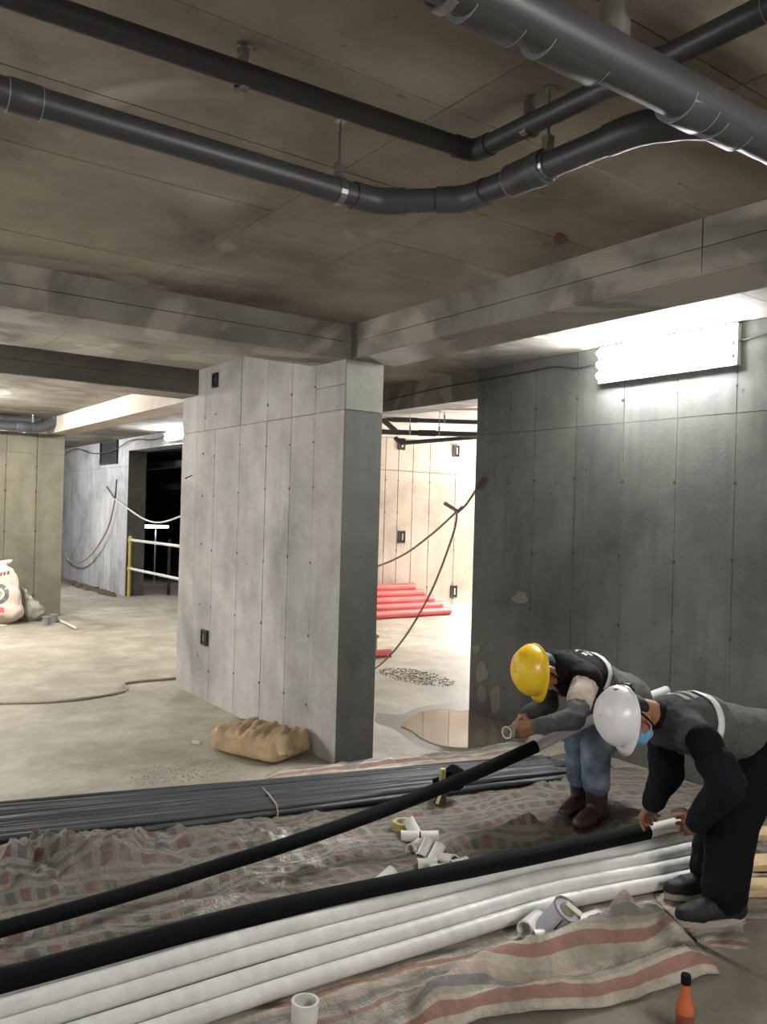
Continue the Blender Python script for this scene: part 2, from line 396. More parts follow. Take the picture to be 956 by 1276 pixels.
# form tie marks along the joints (small rusty plugs)
def ties(parent, pts, N, r=.011):
    mb = MB()
    for p in pts:
        s_ = r * random.uniform(.7, 1.25); mb.lathe([(s_, 0), (s_, .003), (s_ * .5, .005)], V(p), N, 7)
    o = mb.build('tie_mark', M['tie'], parent); tag(o, kind='stuff')
rz = [.28, .86, 1.42, 2.02, 2.5]
ties(rw, [(4.506, y + random.uniform(-.01, .01), z + random.uniform(-.03, .03)) for y in rus[5:-1] for z in (.25, .92, 1.35, 1.85, 2.42)] , -X_, .011)
ties(pier, [(2.815, y + random.uniform(-.01, .01), z + random.uniform(-.05, .05)) for y in us[1:-1] for z in (.3, .75, 1.25, 1.72, 2.05, 2.4)], -X_, .008)
ties(lc, [(x, 12.196, z) for x in (2.38, 2.78) for z in (.3, .75, 1.2, 1.75, 2.1)], -Y_, .016)
ties(bw, [(x, 10.496, z) for x in bus[4:12] for z in (.4, 1.0, 1.6, 2.1)], -Y_, .012)
# plaster patches on the dark wall
def patch(parent, pts2, X, mat, name='cement_patch', th=.004):
    n = len(pts2); mb = MB(); vs = [(X, y, z) for y, z in pts2] + [(X - th, y, z) for y, z in pts2]
    mb.add(vs, [tuple(range(n)), tuple(range(2 * n - 1, n - 1, -1))] + [(i, (i + 1) % n, n + (i + 1) % n, n + i) for i in range(n)])
    return mb.build(name, mat, parent)
def blobpts(px, py, rx, ry, n=12, seed=0):
    rnd = random.Random(seed); out = []
    for k in range(n):
        a = 2 * math.pi * k / n; j = rnd.uniform(.75, 1.15)
        p = on_x(px + rx * math.cos(a) * j, py + ry * math.sin(a) * j, 4.507); out.append((p.y, p.z))
    return out
patch(rw, blobpts(648, 745, 10, 8, 14, 1), 4.5085, M['ring'])
patch(rw, blobpts(600, 838, 7, 14, 12, 2), 4.5085, M['ring'])
patch(rw, blobpts(617, 872, 7, 18, 12, 3), 4.5085, M['ring'])
patch(rw, blobpts(601, 865, 6, 12, 12, 4), 4.5085, M['ring'])
patch(rw, blobpts(593, 808, 4, 5, 9, 5), 4.5085, M['ring'])

# recessed service boxes
def wall_box(c, U, N, wd, ht, label):
    r = empty('socket_box', c, label=label, cat='wall box')
    n = V(N)
    bp = child(MB().obox(V(c) + n * .006, U * wd, Z_ * ht, n * .006), 'back_plate', M['black_hole'], r)
    fr = MB()
    for s_ in (-1, 1):
        fr.obox(V(c) + U * wd * s_ + n * .012, U * .008, Z_ * (ht + .008), n * .012)
        fr.obox(V(c) + Z_ * ht * s_ + n * .012, U * wd, Z_ * .008, n * .012)
    child(fr, 'rim', M['dark_steel'], r, False, bp, True)
    child(MB().obox(V(c) + n * .014 + U * wd * .3, U * wd * .22, Z_ * ht * .6, n * .004), 'conduit_end', M['galv'], r)
wall_box((2.817, 6.40, .52), Y_, -X_, .05, .055, 'open metal socket box low on the pale pier')
wall_box((2.817, 6.33, 2.64), Y_, -X_, .035, .05, 'open metal box near the top of the pale pier')
for (px, py), l in (((500, 553), 'small box at the upper left of the bright back wall'), ((568, 562), 'small box at the upper right of the bright back wall'),
                    ((500, 669), 'small box at mid height on the bright back wall'), ((565, 737), 'small box low on the bright back wall beside the red pipes')):
    p = on_y(px, py, 10.494); wall_box(tuple(p), X_, -Y_, .06, .09, l)
dk = empty('duct_opening', (4.795, 15.45, 2.52), label='square black duct opening high on the far wall', cat='duct opening')
child(MB().box((4.785, 15.0, 2.38), (4.80, 15.92, 2.765)), 'hole', M['black_hole'], dk)
fr = MB()
fr.box((4.76, 14.96, 2.34), (4.80, 15.96, 2.38)); fr.box((4.76, 14.96, 2.38), (4.80, 15.0, 2.765)); fr.box((4.76, 15.92, 2.38), (4.80, 15.96, 2.765))
child(fr, 'frame', M['stair_dark'], dk, False, None, True)
tag(MB().tube([(2.815, 6.78, 1.87), (2.70, 6.62, 1.84), (2.68, 6.60, 1.835)], .005, 6).build('rebar_stub', M['tie']), 'thin rusty rod poking out of the pale pier', 'rod')

# ------------------------------------------------------------------ lamps
def tube_lamp(c, U, N, length, strength, label, ntube=2, col=(1, .98, .95, 1), r=.016, sp=.05, housing=True, name='tube_lamp'):
    c = V(c); N = V(N).normalized(); U = V(U).normalized(); W = U.cross(N)
    root = empty(name, c, label=label, cat='lamp')
    if housing: child(MB().obox(c - N * .025, U * (length / 2 + .02), W * (sp * ntube / 2 + .01), N * .02), 'housing', M['rail_white'], root)
    em = emit('lamp_glow', col, strength)
    for k in range(ntube):
        o = c + W * (k - (ntube - 1) / 2) * sp + N * .02
        t = child(MB().tube([o - U * length / 2, o + U * length / 2], r, 10), 'tube', em, root)
        caps = MB()
        for s_ in (-1, 1): caps.tube([o + U * s_ * length / 2, o + U * s_ * (length / 2 + .012)], r * .7, 10)
        child(caps, 'end_cap', M['rail_white'], root, False, t, True)
    return root
tube_lamp((4.46, 3.24, 2.64), Y_, -X_, .98, L_RIGHT, 'glaring white tube lamp fixed high on the dark right wall', 3, (.96, .98, 1, 1), .022, .075)  # real lamp, built oversized so its tubes fill the area of its glare
tube_lamp((4.74, 12.05, 2.68), Y_, -X_, .8, L_FAR, 'bright tube lamp over the far stairwell lintel', 2, (.96, .98, 1, 1), .02, .06)
tl = tube_lamp((6.08, 16.5, 1.17), X_ + Y_ * -.2, -Y_, .52, L_STAND, 'short violet-white tube lamp on a stand in the dark stairwell', 1, (.92, .9, 1, 1), .02, .05)
child(MB().tube([(6.12, 16.56, 0), (6.12, 16.56, 1.15)], .018, 8), 'stand', M['rail_white'], tl)
bl_ = tube_lamp((10.6, 9.6, 1.5), X_, -Y_ + Z_ * .2, 1.2, L_BACK, 'work lamp standing in the back room behind the dark wall', 2, (1, .98, .955, 1), .03, .09)
child(MB().tube([(10.6, 9.66, 0), (10.6, 9.66, 1.5)], .02, 8), 'stand', M['rail_white'], bl_)
tube_lamp((2.3, 15.2, 2.72), Y_, V((.6, 0, -1)), 1.2, 260, 'added fill tube lamp in the rear aisle, unseen behind the olive column', 2, (.98, .98, 1, 1), .02, .06)  # added out of sight to brighten the far wall
ll_ = tube_lamp((.1, 6.3, 1.15), Y_, X_, 1.2, L_LEFT, 'tube lamp left of the pier, outside the picture', 2, (1, .98, .955, 1), .02, .06)
child(MB().tube([(.05, 6.3, 0), (.05, 6.3, 1.15)], .02, 8), 'stand', M['rail_white'], ll_)
tube_lamp((1.15, 10.0, 2.68), Y_, V((.3, 0, -1)), 1.2, L_LEFT2, 'tube lamp in the left aisle, outside the picture', 2, (1, .96, .88, 1), .02, .06)
rl = tube_lamp((-1.7, 3.3, 1.75), Y_, X_, 1.2, L_FILL, 'added fill tube lamp on a stand left of the viewer, outside the picture', 2, (1, .97, .92, 1), .02, .06, housing=False)  # added to light the foreground pipes from the left
r2_ = tube_lamp((2.0, -1.2, 2.05), X_, V((0, 1, 0)), 1.2, 105, 'added fill tube lamp on a stand behind the viewer', 2, (1, .97, .93, 1), .02, .06, housing=False)  # added to lift the lower right floor, front tarpaulin and near ceiling
child(MB().tube([(2.0, -1.22, 0), (2.0, -1.22, 2.05)], .02, 8), 'stand', M['rail_white'], r2_)
child(MB().tube([(-1.72, 3.3, 0), (-1.72, 3.3, 1.75)], .02, 8), 'stand', M['rail_white'], rl)

# ------------------------------------------------------------------ pipework under the ceiling
def ring_at(mb, p, t, r, w, seg=20):
    t = V(t).normalized(); mb.tube([V(p) - t * w / 2, V(p) + t * w / 2], r, seg)
def clamp(root, p, t, r, top=CZ):
    """split ring hanger with threaded rod"""
    p = V(p); t = V(t).normalized(); mb = MB(); mb.hollow(p - t * .011, p + t * .011, r + .005, r - .001, 20)
    s_ = t.cross(Z_).normalized()
    h = child(mb, 'hanger_clamp', M['galv'], root, False)
    child(MB().obox(p + Z_ * (r + .012), t * .009, s_ * .014, Z_ * .012), 'clamp_ear', M['galv'], root, False, h)
    child(MB().tube([p + Z_ * (r + .02), V((p.x, p.y, top))], .004, 8), 'threaded_rod', M['galv'], root, False, h)
    child(MB().obox(p + Z_ * (r + .035), t * .012, s_ * .012, Z_ * .010), 'nut', M['galv'], root, False, h)
    child(MB().lathe([(.018, -.006), (.018, 0)], (p.x, p.y, top), (0, 0, 1), 10), 'ceiling_plate', M['galv'], root, False, h)
def run(name, label, path, r, mat, couplings=(), clamps=(), seg=20, bendn=5):
    root = empty(name, V(path[0]), label=label, cat='pipe')
    P = [V(p) for p in path]; pts = [P[0]]
    for i in range(1, len(P) - 1):
        a = (P[i - 1] - P[i]).normalized(); b = (P[i + 1] - P[i]).normalized(); d = min(r * 1.3, (P[i - 1] - P[i]).length * .45, (P[i + 1] - P[i]).length * .45)
        for k in range(bendn + 1):
            t = k / bendn; q0 = P[i] + a * d; q2 = P[i] + b * d
            pts.append(q0 * (1 - t) ** 2 + P[i] * 2 * t * (1 - t) + q2 * t * t)
        # elbow body with two collars
        el = MB(); e_pts = [P[i] + a * d * 1.9] + pts[-bendn - 1:] + [P[i] + b * d * 1.9]
        el.tube(e_pts, r * 1.13, seg)
        child(el, 'elbow', mat, root, True)
    pts.append(P[-1])
    child(MB().tube(pts, r, seg), 'pipe_body', mat, root, True)
    for (p, t, L, k) in couplings:
        t = V(t).normalized(); p = V(p)
        cpl = child(MB().tube([p - t * L / 2, p - t * (L / 2 - .004), p + t * (L / 2 - .004), p + t * L / 2], [r * k * .97, r * k, r * k, r * k * .97], seg), 'coupling', mat, root, True)
        lines = MB()
        for s_ in (-1, 1): lines.hollow(p + t * s_ * L / 2 - t * .0013, p + t * s_ * L / 2 + t * .0013, r * k * 1.008, r * .9, seg)
        child(lines, 'glue_line', M['pvc_light'], root, True, cpl, True)
    for (p, t) in clamps: clamp(root, p, t, r)
    return root
z1 = 2.56; r1 = .036
p1 = run('drain_pipe', 'lower grey drain pipe with a wide bend below the ceiling', [(-2.2, 2.12, z1 + .0), (1.455, 2.11, z1), (1.655, 1.92, z1), (1.67, 1.30, z1), (1.735, 1.185, z1 - .005), (1.80, 1.12, z1 - .02)], r1, M['pvc'],
    [((.43, 2.118, z1), X_, .075, 1.14), ((1.66, 1.665, z1), Y_, .13, 1.26)], [((1.315, 2.112, z1), X_), ((1.662, 1.592, z1), Y_)])
child(MB().hollow((1.662, 1.640, z1), (1.662, 1.596, z1), r1 * 1.34, r1 * 1.12, 22), 'socket_mouth', M['pvc_far'], p1, True)
z2 = 2.69; r2 = .029
p2 = run('drain_pipe', 'upper grey drain pipe with a right-angle bend close to the ceiling', [(-2.2, 2.04, z2), (1.645, 1.88, z2), (1.655, 1.30, z2), (1.66, -1.5, z2)], r2, M['pvc'],
    [((1.657, .93, z2), Y_, .07, 1.16)], [((.905, 1.925, z2), X_), ((1.655, 1.66, z2), Y_)])
zb = 2.53; rb_ = .050
big = run('main_drain_pipe', 'thick grey main drain pipe crossing the top right corner', [(-1.5, 1.13, zb), (5.0, 1.075, zb)], rb_, M['pvc'],
    [((1.01, 1.12, zb), X_, .12, 1.12), ((1.22, 1.118, zb), X_, .16, 1.12), ((1.60, 1.112, zb), X_, .09, 1.14), ((1.74, 1.11, zb), X_, .10, 1.10)], [((.905, 1.122, zb), X_)], 24)
rs = empty('riser_pipe', (1.15, 1.12, zb + .04), label='shiny grey riser pipe dropping from the ceiling into the main drain', cat='pipe')
rp = on_z(744, 62, zb + .05)
rs.location = (rp.x, 1.12, zb + .03)
M['shiny_pvc'] = plain('glossy_grey_pvc', (176, 176, 174), .2, .85, .06, 6)
child(MB().tube([(rp.x, 1.12, zb + .03), (rp.x, 1.12, CZ)], .030, 20), 'pipe_body', M['shiny_pvc'], rs, True)
child(MB().tube([(rp.x, 1.12, zb + .03), (rp.x, 1.12, zb + .085)], .0345, 20), 'collar', M['shiny_pvc'], rs, True)
cz3 = 2.60
run('branch_drain_pipe', 'thick grey pipe at the extreme top right corner', [(1.02, .80, cz3), (3.4, .74, cz3)], .05, M['pvc'], [((1.38, .79, cz3), X_, .1, 1.12)], [], 22)

# far left pipe cluster over the olive column
q = run('drain_pipe', 'grey pipe with an upturned elbow above the olive column', [(.0, 11.8, 2.60), (2.72, 11.8, 2.60), (2.90, 11.8, 2.70), (2.92, 11.8, 2.775)], .06, M['pvc_far'], [((2.52, 11.8, 2.60), X_, .2, 1.15)], [((2.62, 11.8, 2.60), X_)])
run('drain_pipe', 'second grey pipe running behind the upturned elbow', [(.0, 11.95, 2.71), (2.75, 11.95, 2.71)], .045, M['pvc_far'], [((2.2, 11.95, 2.71), X_, .12, 1.15)])
# back room pipes
A0, A1 = at(436, 521, 9.6), at(650, 528, 9.6)
run('drain_pipe', 'upper pipe hanging in the bright back room', [A0, A1], .026, M['pvc_far'], [(A0.lerp(A1, .32), A1 - A0, .3, 1.2)], [(A0.lerp(A1, .55), A1 - A0), (A0.lerp(A1, .8), A1 - A0)])
B0, B1 = at(436, 537, 9.4), at(650, 543, 9.4)
run('drain_pipe', 'middle pipe hanging in the bright back room', [B0, B1], .030, M['pvc_far'], [(B0.lerp(B1, .45), B1 - B0, .2, 1.2)], [(B0.lerp(B1, .35), B1 - B0), (B0.lerp(B1, .52), B1 - B0)])
C0, C1, C2 = at(492, 545, 9.2), at(500, 552, 9.2), at(650, 541, 9.9)
run('drain_pipe', 'lowest bent pipe hanging in the bright back room', [C0, C1, C2], .024, M['pvc_far'])
D0, D1 = at(478, 524, 9.55), at(497, 540, 9.45)
run('drain_pipe', 'short slanting branch between the back room pipes', [D0, D1], .03, M['pvc_far'])

# cables along the walls
def cable(name, label, pts, r, mat, n=8, cat='cable'):
    return tag(MB().tube(spline(pts, n), r, 7).build(name, mat, None, True), label, cat)
xw = 4.495
cable('wall_cable', 'dark cable sagging along the top of the dark wall to the lamp', [on_x(470, 502, 4.49), on_x(540, 485, 4.49), on_x(600, 474, xw), on_x(660, 463, xw), on_x(692, 457, xw), on_x(720, 459, xw), on_x(752, 450, xw)], .006, M['cable'])
cable('wall_cable', 'dark cable leaving the right end of the wall lamp', [on_x(905, 425, xw), on_x(925, 424, xw), on_x(960, 414, xw), on_x(1010, 402, xw)], .007, M['cable'])
hk = on_x(601, 598, 4.49); kn = on_x(571, 636, 4.62)
cable('hanging_rope', 'grey rope tied to the dark wall and slung across the opening', [hk, kn + V((0, -.1, .05)), kn, on_x(540, 664, 4.65), on_x(505, 690, 4.68), on_x(470, 706, 4.7), on_x(440, 716, 4.72)], .010, M['rope'], 8, 'rope')
cable('hanging_rope', 'grey rope hanging from the knot down to the floor in the opening', [kn + V((-.02, .05, .02)), kn + V((-.03, -.02, -.06)), on_x(560, 680, 4.66), on_x(535, 742, 4.7), on_x(500, 800, 4.72), on_z(466, 834, .012), on_z(440, 842, .012)], .010, M['rope'], 8, 'rope')
tag(MB().tube([kn + V((-.05, .12, .06)), kn + V((.0, .0, -.01)), kn + V((.01, -.05, .03))], .018, 8).build('rope_knot', M['rope'], None, True), 'knot joining the two ropes in the opening', 'knot')
tag(MB().tube([hk + V((0, -.02, .02)), hk + V((0, .05, -.07))], .016, 8).build('cable_plug', M['cable'], None, True), 'black plug end where the rope meets the dark wall', 'plug')
h2 = V((4.74, 14.9, 1.70))
cable('hanging_rope', 'pale rope drooping across the far wall to the left', [h2, on_x(135, 656, 4.72), on_x(118, 686, 4.70), on_x(100, 701, 4.68), on_x(84, 697, 4.66), on_x(70, 680, 4.64)], .014, M['rope'], 8, 'rope')
cable('hanging_rope', 'pale rope drooping across the dark stairwell to the pier', [h2, on_x(160, 634, 4.72), on_x(180, 647, 4.70), on_x(200, 651, 4.66), on_x(226, 643, 4.6), on_x(250, 630, 4.55)], .014, M['rail_white'], 8, 'rope')
tag(MB().tube([h2 + V((0, .5, .22)), h2, h2 + V((.02, -.0, .35))], .015, 6).build('wall_hook', M['tie']), 'rusty hook holding the ropes on the far wall', 'hook')
cable('wall_cable', 'thin dark cable along the top of the far wall', [on_x(80, 566, 4.74), on_x(95, 559, 4.74), on_x(115, 565, 4.74), on_x(140, 562, 4.74), on_x(165, 548, 4.74), on_x(190, 548, 4.74), on_x(216, 540, 4.74)], .010, M['cable'])
cable('floor_cable', 'brown cable lying across the floor left of the pier', [(.4, 7.1, .012), (1.0, 7.05, .012), (1.38, 7.02, .012), (1.8, 6.88, .012), (2.2, 6.92, .012), (2.40, 7.08, .012), (2.47, 7.3, .012), (2.9, 7.30, .012), (3.4, 7.25, .012)], .012, M['rope'])

# guard rail by the stairwell
g = empty('guard_rail', (4.84, 14.3, 0), label='yellow post guard rail with two pale rails at the stairwell', cat='railing')
child(MB().tube([(4.84, 14.3, 0), (4.84, 14.3, 1.06)], .032, 10), 'post', M['yellow'], g)
child(MB().tube([(5.55, 14.3, 0), (5.55, 14.3, 1.0)], .03, 10), 'post', M['stair_dark'], g)
child(MB().tube([(4.84, 14.34, .99), (4.84, 10.9, .99)], .024, 8), 'rail', M['rail_white'], g)
child(MB().tube([(4.84, 14.34, .49), (4.84, 10.9, .49)], .024, 8), 'rail', M['rail_white'], g)
mb = MB()
for zz in (.46, .96): mb.lathe([(.045, 0), (.045, .06)], (4.84, 14.3, zz), (0, 0, 1), 10)
child(mb, 'rail_bracket', M['yellow'], g, False, None, True)

# ------------------------------------------------------------------ red pipes in the back room
rr = .062
rows = [(5, 0), (4, 1), (3, 2), (2, 3), (1, 4)]
ends = [8.52, 8.40, 8.27, 8.12, 7.98]
which = ['bottom row', 'second row', 'third row', 'fourth row', 'top']
for n_, k in rows:
    for i in range(n_):
        y = 10.02 + (i * 2 + k) * rr * 1.0 ; z = rr + k * rr * 1.5
        if y > 10.44: continue
        e = ends[k] - i * .05
        o = empty('red_pipe', (e, y, z), label=('front red plastic pipe in the %s of the stacked pile' if i == 0 else 'red plastic pipe behind the front one in the %s of the pile') % which[k], cat='pipe', group='stacked red pipes, ' + which[k])
        child(MB().hollow((4.95, y, z), (e, y, z), rr, rr * .9, 16), 'pipe_body', M['red_pipe'], o, True)
        child(MB().hollow((e - .16, y, z), (e, y, z), rr * 1.06, rr * .95, 16), 'socket_end', M['red_pipe'], o, True)
for i in range(4):
    y = 7.62 - i * .07
    tag(MB().hollow((4.9, y + .05 * i, .02), (5.62 - i * .07, y - .03 * i, .02), .018, .014, 10).build('red_rod', M['red_pipe'], None, True), 'thin red pipe on the floor near the opening, %s from the far side' % ('first', 'second', 'third', 'fourth')[i], 'pipe', 'thin red pipes on the floor')
tag(MB().box((5.35, 7.72, 0), (5.50, 7.85, .2)).box((5.34, 7.70, .16), (5.51, 7.87, .19)).build('concrete_block', M['ring']), 'grey concrete block beside the thin red pipes', 'block')
tag(MB().box((8.0, 10.30, 0), (11.0, 10.46, .10)).build('timber_beam', M['rail_white']), 'pale timber lying along the foot of the back wall', 'timber')

# debris heaps on the floor
def heap(name, label, c, rx, ry, n, mat, smax=.03, rot=0):
    mb = MB(); ca, sa = math.cos(rot), math.sin(rot)
    for k in range(n):
        a, d = random.uniform(0, 6.28), random.random() ** .6
        x, y = rx * d * math.cos(a), ry * d * math.sin(a); s_ = smax * random.uniform(.3, 1)
        p = V((c[0] + x * ca - y * sa, c[1] + x * sa + y * ca, s_ * .25))
        e = Matrix.Rotation(random.uniform(0, 6), 3, 'Z')
        mb.obox(p, e @ X_ * s_, e @ Y_ * s_ * .7, Z_ * s_ * .45)
    return tag(mb.build(name, mat), label, 'rubble', kind='stuff')
M['mud'] = plain('dark_mud', (98, 88, 75), .8, 0, .2, 12, .3)
M['crumb'] = plain('cement_crumbs', (120, 111, 98), .9, 0, .15, 20)
heap('rubble', 'dark rubble along the foot of the far wall', (4.6, 16.0, 0), .14, 1.7, 200, M['mud'], .05)
heap('rubble', 'patch of dark mud crumbs on the floor in the opening', (5.0, 6.35, 0), .26, .5, 700, M['mud'], .008)
heap('rubble', 'crumbs of cement on the floor left of the brown sack', (1.95, 4.75, 0), .36, .2, 320, M['crumb'], .004)
heap('rubble', 'small crumbs around the foot of the pier', (2.95, 4.30, 0), .25, .07, 120, M['crumb'], .005)

# puddle
def flat(name, pts, z, mat, label, cat, th=.003, parent=None):
    n = len(pts); vs = [(p[0], p[1], z) for p in pts] + [(p[0], p[1], z + th) for p in pts]
    return tag(MB().add(vs, [tuple(range(n - 1, -1, -1)), tuple(range(n, 2 * n))] + [(i, (i + 1) % n, n + (i + 1) % n, n + i) for i in range(n)]).build(name, mat), label, cat)
M['wet'] = plain('shallow_dirty_water', (92, 84, 72), .04, 0, .1, 3)
pp = [on_z(x, y) for x, y in [(500, 906), (512, 893), (530, 886), (552, 883), (575, 886), (596, 884), (622, 897), (640, 905), (636, 922), (610, 928), (585, 932), (552, 930), (528, 922), (514, 912)]]
flat('puddle', [(p.x, p.y) for p in spline(pp + [pp[0]], 5)[:-1]], .0005, M['wet'], 'shallow puddle on the floor at the foot of the dark wall', 'puddle')
M['mudring'] = plain('damp_floor_stain', (86, 79, 68), .6, 0, .15, 8, .2)
pp2 = [on_z(x, y) for x, y in [(470, 888), (500, 890), (520, 882), (560, 876), (600, 878), (640, 890), (660, 905), (650, 930), (600, 942), (560, 938), (520, 928), (490, 908), (468, 900)]]
flat('damp_patch', [(p.x, p.y) for p in spline(pp2 + [pp2[0]], 5)[:-1]], -.001, M['mudring'], 'damp dark stain around the puddle', 'stain', .0013)

# ------------------------------------------------------------------ tarpaulins
def nz(x, y, s, seed=0): return noise.noise(V((x * s + seed * 7.3, y * s - seed * 3.1, seed * 1.7)))
def ridge(x, y, s, seed): return max(0, 1 - abs(nz(x, y, s, seed)) * 2.6) ** 2
def seg_bump(p, a, b, w_):
    """smooth ridge along segment a-b"""
    ax, ay = a; bx, by = b; dx, dy = bx - ax, by - ay; t = max(0, min(1, ((p[0] - ax) * dx + (p[1] - ay) * dy) / (dx * dx + dy * dy)))
    d = math.hypot(p[0] - ax - dx * t, p[1] - ay - dy * t); return math.exp(-(d / w_) ** 2)
def crumple(x, y, amp, seed=0, ang=0.0, stretch=2.5):
    c, s_ = math.cos(ang), math.sin(ang); u, v = x * c + y * s_, -x * s_ + y * c
    u /= stretch
    wx = nz(u, v, 2.2, seed + 4) * .25
    return amp * (.55 * ridge(u + wx, v, 3.2, seed) + .32 * ridge(u, v + wx, 6.5, seed + 1) + .18 * ridge(u, v, 13, seed + 2))
def tarp(name, label, corners, nu, nv, hf, mat, uvscale, jitter=.03, seed=0, uvrot=0.0, th=.004):
    P00, P10, P11, P01 = [V(c) for c in corners]; vs = []; uvs = []
    for j in range(nv + 1):
        for i in range(nu + 1):
            s_, t = i / nu, j / nv
            p = P00 * (1 - s_) * (1 - t) + P10 * s_ * (1 - t) + P11 * s_ * t + P01 * (1 - s_) * t
            edge = min(s_, 1 - s_, t, 1 - t)
            jx = nz(p.x, p.y, 2.3, seed + 11) * jitter * 2; jy = nz(p.x, p.y, 2.9, seed + 12) * jitter * 2
            x, y = p.x + jx, p.y + jy
            z = hf(x, y, s_, t) * min(1, .25 + edge * 14) + .004
            # folds pull the cloth sideways a little
            vs.append((x + nz(x, y, 9, seed) * .012, y + nz(x, y, 9, seed + 5) * .012, max(.003, z)))
            uvs.append((s_ * uvscale[0] + nz(x, y, 3, seed + 8) * .02, t * uvscale[1] + z * .5))
    fs = [(j * (nu + 1) + i, j * (nu + 1) + i + 1, (j + 1) * (nu + 1) + i + 1, (j + 1) * (nu + 1) + i) for j in range(nv) for i in range(nu)]
    me = bpy.data.meshes.new(name); me.from_pydata(vs, [], fs); me.update()
    ul = me.uv_layers.new(name='UVMap')
    for lp in me.loops: ul.data[lp.index].uv = uvs[lp.vertex_index]
    o = link(name, me, mat, None, True)
    md = o.modifiers.new('thickness', 'SOLIDIFY'); md.thickness = th; md.offset = -1
    return tag(o, label, 'tarpaulin')
fold_a = [on_z(560, 1078), on_z(655, 1042)]; fold_b = [on_z(600, 1062), on_z(700, 1030)]
def h_back(x, y, s_, t):
    h = crumple(x, y, .036, 1, -.25, 2.0) + crumple(x, y, .018, 17, .9, 1.0) + crumple(x, y, .009, 19, .2, 1.0)
    h += .055 * seg_bump((x, y), fold_a[0][:2], fold_a[1][:2], .06) + .03 * seg_bump((x, y), fold_b[0][:2], fold_b[1][:2], .04)
    lump = math.exp(-((x - 1.0) / .42) ** 2 - ((y - 3.68) / .22) ** 2)
    h += lump * (.04 + 4.2 * crumple(x, y, .05, 3, .6, 1.0))
    lump2 = math.exp(-((x - 1.7) / .40) ** 2 - ((y - 3.5) / .2) ** 2)
    h += lump2 * 2.0 * crumple(x, y, .05, 5, .9, 1.4)
    if y > 4.205 - .2164 * x - .02: h *= .3                      # flat under the conduits
    return min(h, .05 + .75 * max(0, y - (3.32 - .10 * x) - .1)) if x < 2.2 else h
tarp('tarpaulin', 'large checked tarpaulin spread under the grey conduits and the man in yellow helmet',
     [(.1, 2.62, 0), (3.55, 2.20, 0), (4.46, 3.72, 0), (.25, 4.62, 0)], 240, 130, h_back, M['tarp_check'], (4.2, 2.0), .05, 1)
tarp('tarpaulin', 'rumpled tarpaulin edge with a red stripe at the foot of the pier',
     [(2.05, 4.10, 0), (3.95, 3.70, 0), (4.20, 4.05, 0), (2.30, 4.40, 0)], 90, 20, lambda x, y, s_, t: .012 + crumple(x, y, .045, 9, -.2, 3), M['tarp_stripe'], (2.0, .36), .04, 3)
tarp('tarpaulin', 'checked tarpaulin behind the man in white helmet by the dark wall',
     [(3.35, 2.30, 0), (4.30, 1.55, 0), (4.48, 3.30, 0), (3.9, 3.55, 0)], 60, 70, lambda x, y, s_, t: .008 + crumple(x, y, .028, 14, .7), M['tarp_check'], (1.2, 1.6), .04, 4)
def path_y(x):
    P = [(-1.5, 2.43), (0., 2.40), (1.2, 2.38), (2.4, 2.295), (3.45, 2.105)]
    for (a, ya), (b, yb) in zip(P, P[1:]):
        if x <= b: t = (x - a) / (b - a); t = max(0, t); return ya + (yb - ya) * (t * t * (3 - 2 * t) * .5 + t * .5)
    return P[-1][1]

fa_, fb1 = on_z(540, 1268), on_z(775, 1178); fc_, fd_ = on_z(775, 1178), on_z(855, 1165); fe_, ff_ = on_z(600, 1275), on_z(885, 1206)
def h_front(x, y, s_, t):
    pile = max(0, min(1, (path_y(x) - .06 - y) / .06))          # lies flat where the pipes rest on it
    near = max(0, min(1, (path_y(x) - .19 - y) / .07))
    h = (.25 + .75 * near) * crumple(x, y, .05, 21, -.22, 2.6) + crumple(x, y, .024, 27, .5, 1.1) + crumple(x, y, .010, 33, 1.2, 1.0)
    h += .095 * seg_bump((x, y), fa_[:2], fb1[:2], .05) + .085 * seg_bump((x, y), fc_[:2], fd_[:2], .05) + .05 * seg_bump((x, y), fe_[:2], ff_[:2], .045)
    h += .13 * math.exp(-((x - 2.70) / .07) ** 2 - ((y - 1.80) / .09) ** 2)
    return h * pile
tarp('tarpaulin', 'crumpled striped tarpaulin in front of the white pipes',
     [(.65, 2.12, 0), (2.68, 1.66, 0), (3.02, 2.16, 0), (.75, 2.60, 0)], 190, 70, h_front, M['tarp_stripe'], (2.2, .62), .03, 6)
tarp('tarpaulin', 'striped tarpaulin under the feet of the man in white helmet',
     [(2.78, 1.76, 0), (3.15, 1.45, 0), (3.75, 1.95, 0), (3.02, 2.16, 0)], 50, 40, lambda x, y, s_, t: .006 + crumple(x, y, .026, 31, .5, 2.5), M['tarp_stripe'], (.6, .6), .02, 8)
# raised slab edge and boards at the right
slab = [on_z(868, 1178), on_z(915, 1203), on_z(990, 1240), on_z(1000, 1150), on_z(930, 1150)]
flat('slab_edge', [(p.x, p.y) for p in slab], 0, M['floor'], 'low concrete slab edge on the floor at the lower right', 'slab', .016)['kind'] = 'structure'
def board(label, c, ang, L, W_, T, z0):
    e = Matrix.Rotation(ang, 3, 'Z'); c = V(c)
    o = MB().obox((0, 0, 0), e @ X_ * L / 2, e @ Y_ * W_ / 2, Z_ * T / 2).build('wooden_board', M['wood']); o.location = (c.x, c.y, z0 + T / 2)
    md = o.modifiers.new('b', 'BEVEL'); md.width = .004
    return tag(o, label, 'board')
board('pale pine board lying lowest behind the man in white helmet', (3.66, 1.74, 0), -.55, 1.1, .13, .03, .03)
board('pine board lying across the stack behind the man in white helmet', (3.80, 1.88, 0), -.45, 1.1, .12, .03, .065)
board('uppermost pine board leaning on the stack behind the man in white helmet', (3.95, 2.03, 0), -.62, 1.0, .12, .03, .10)

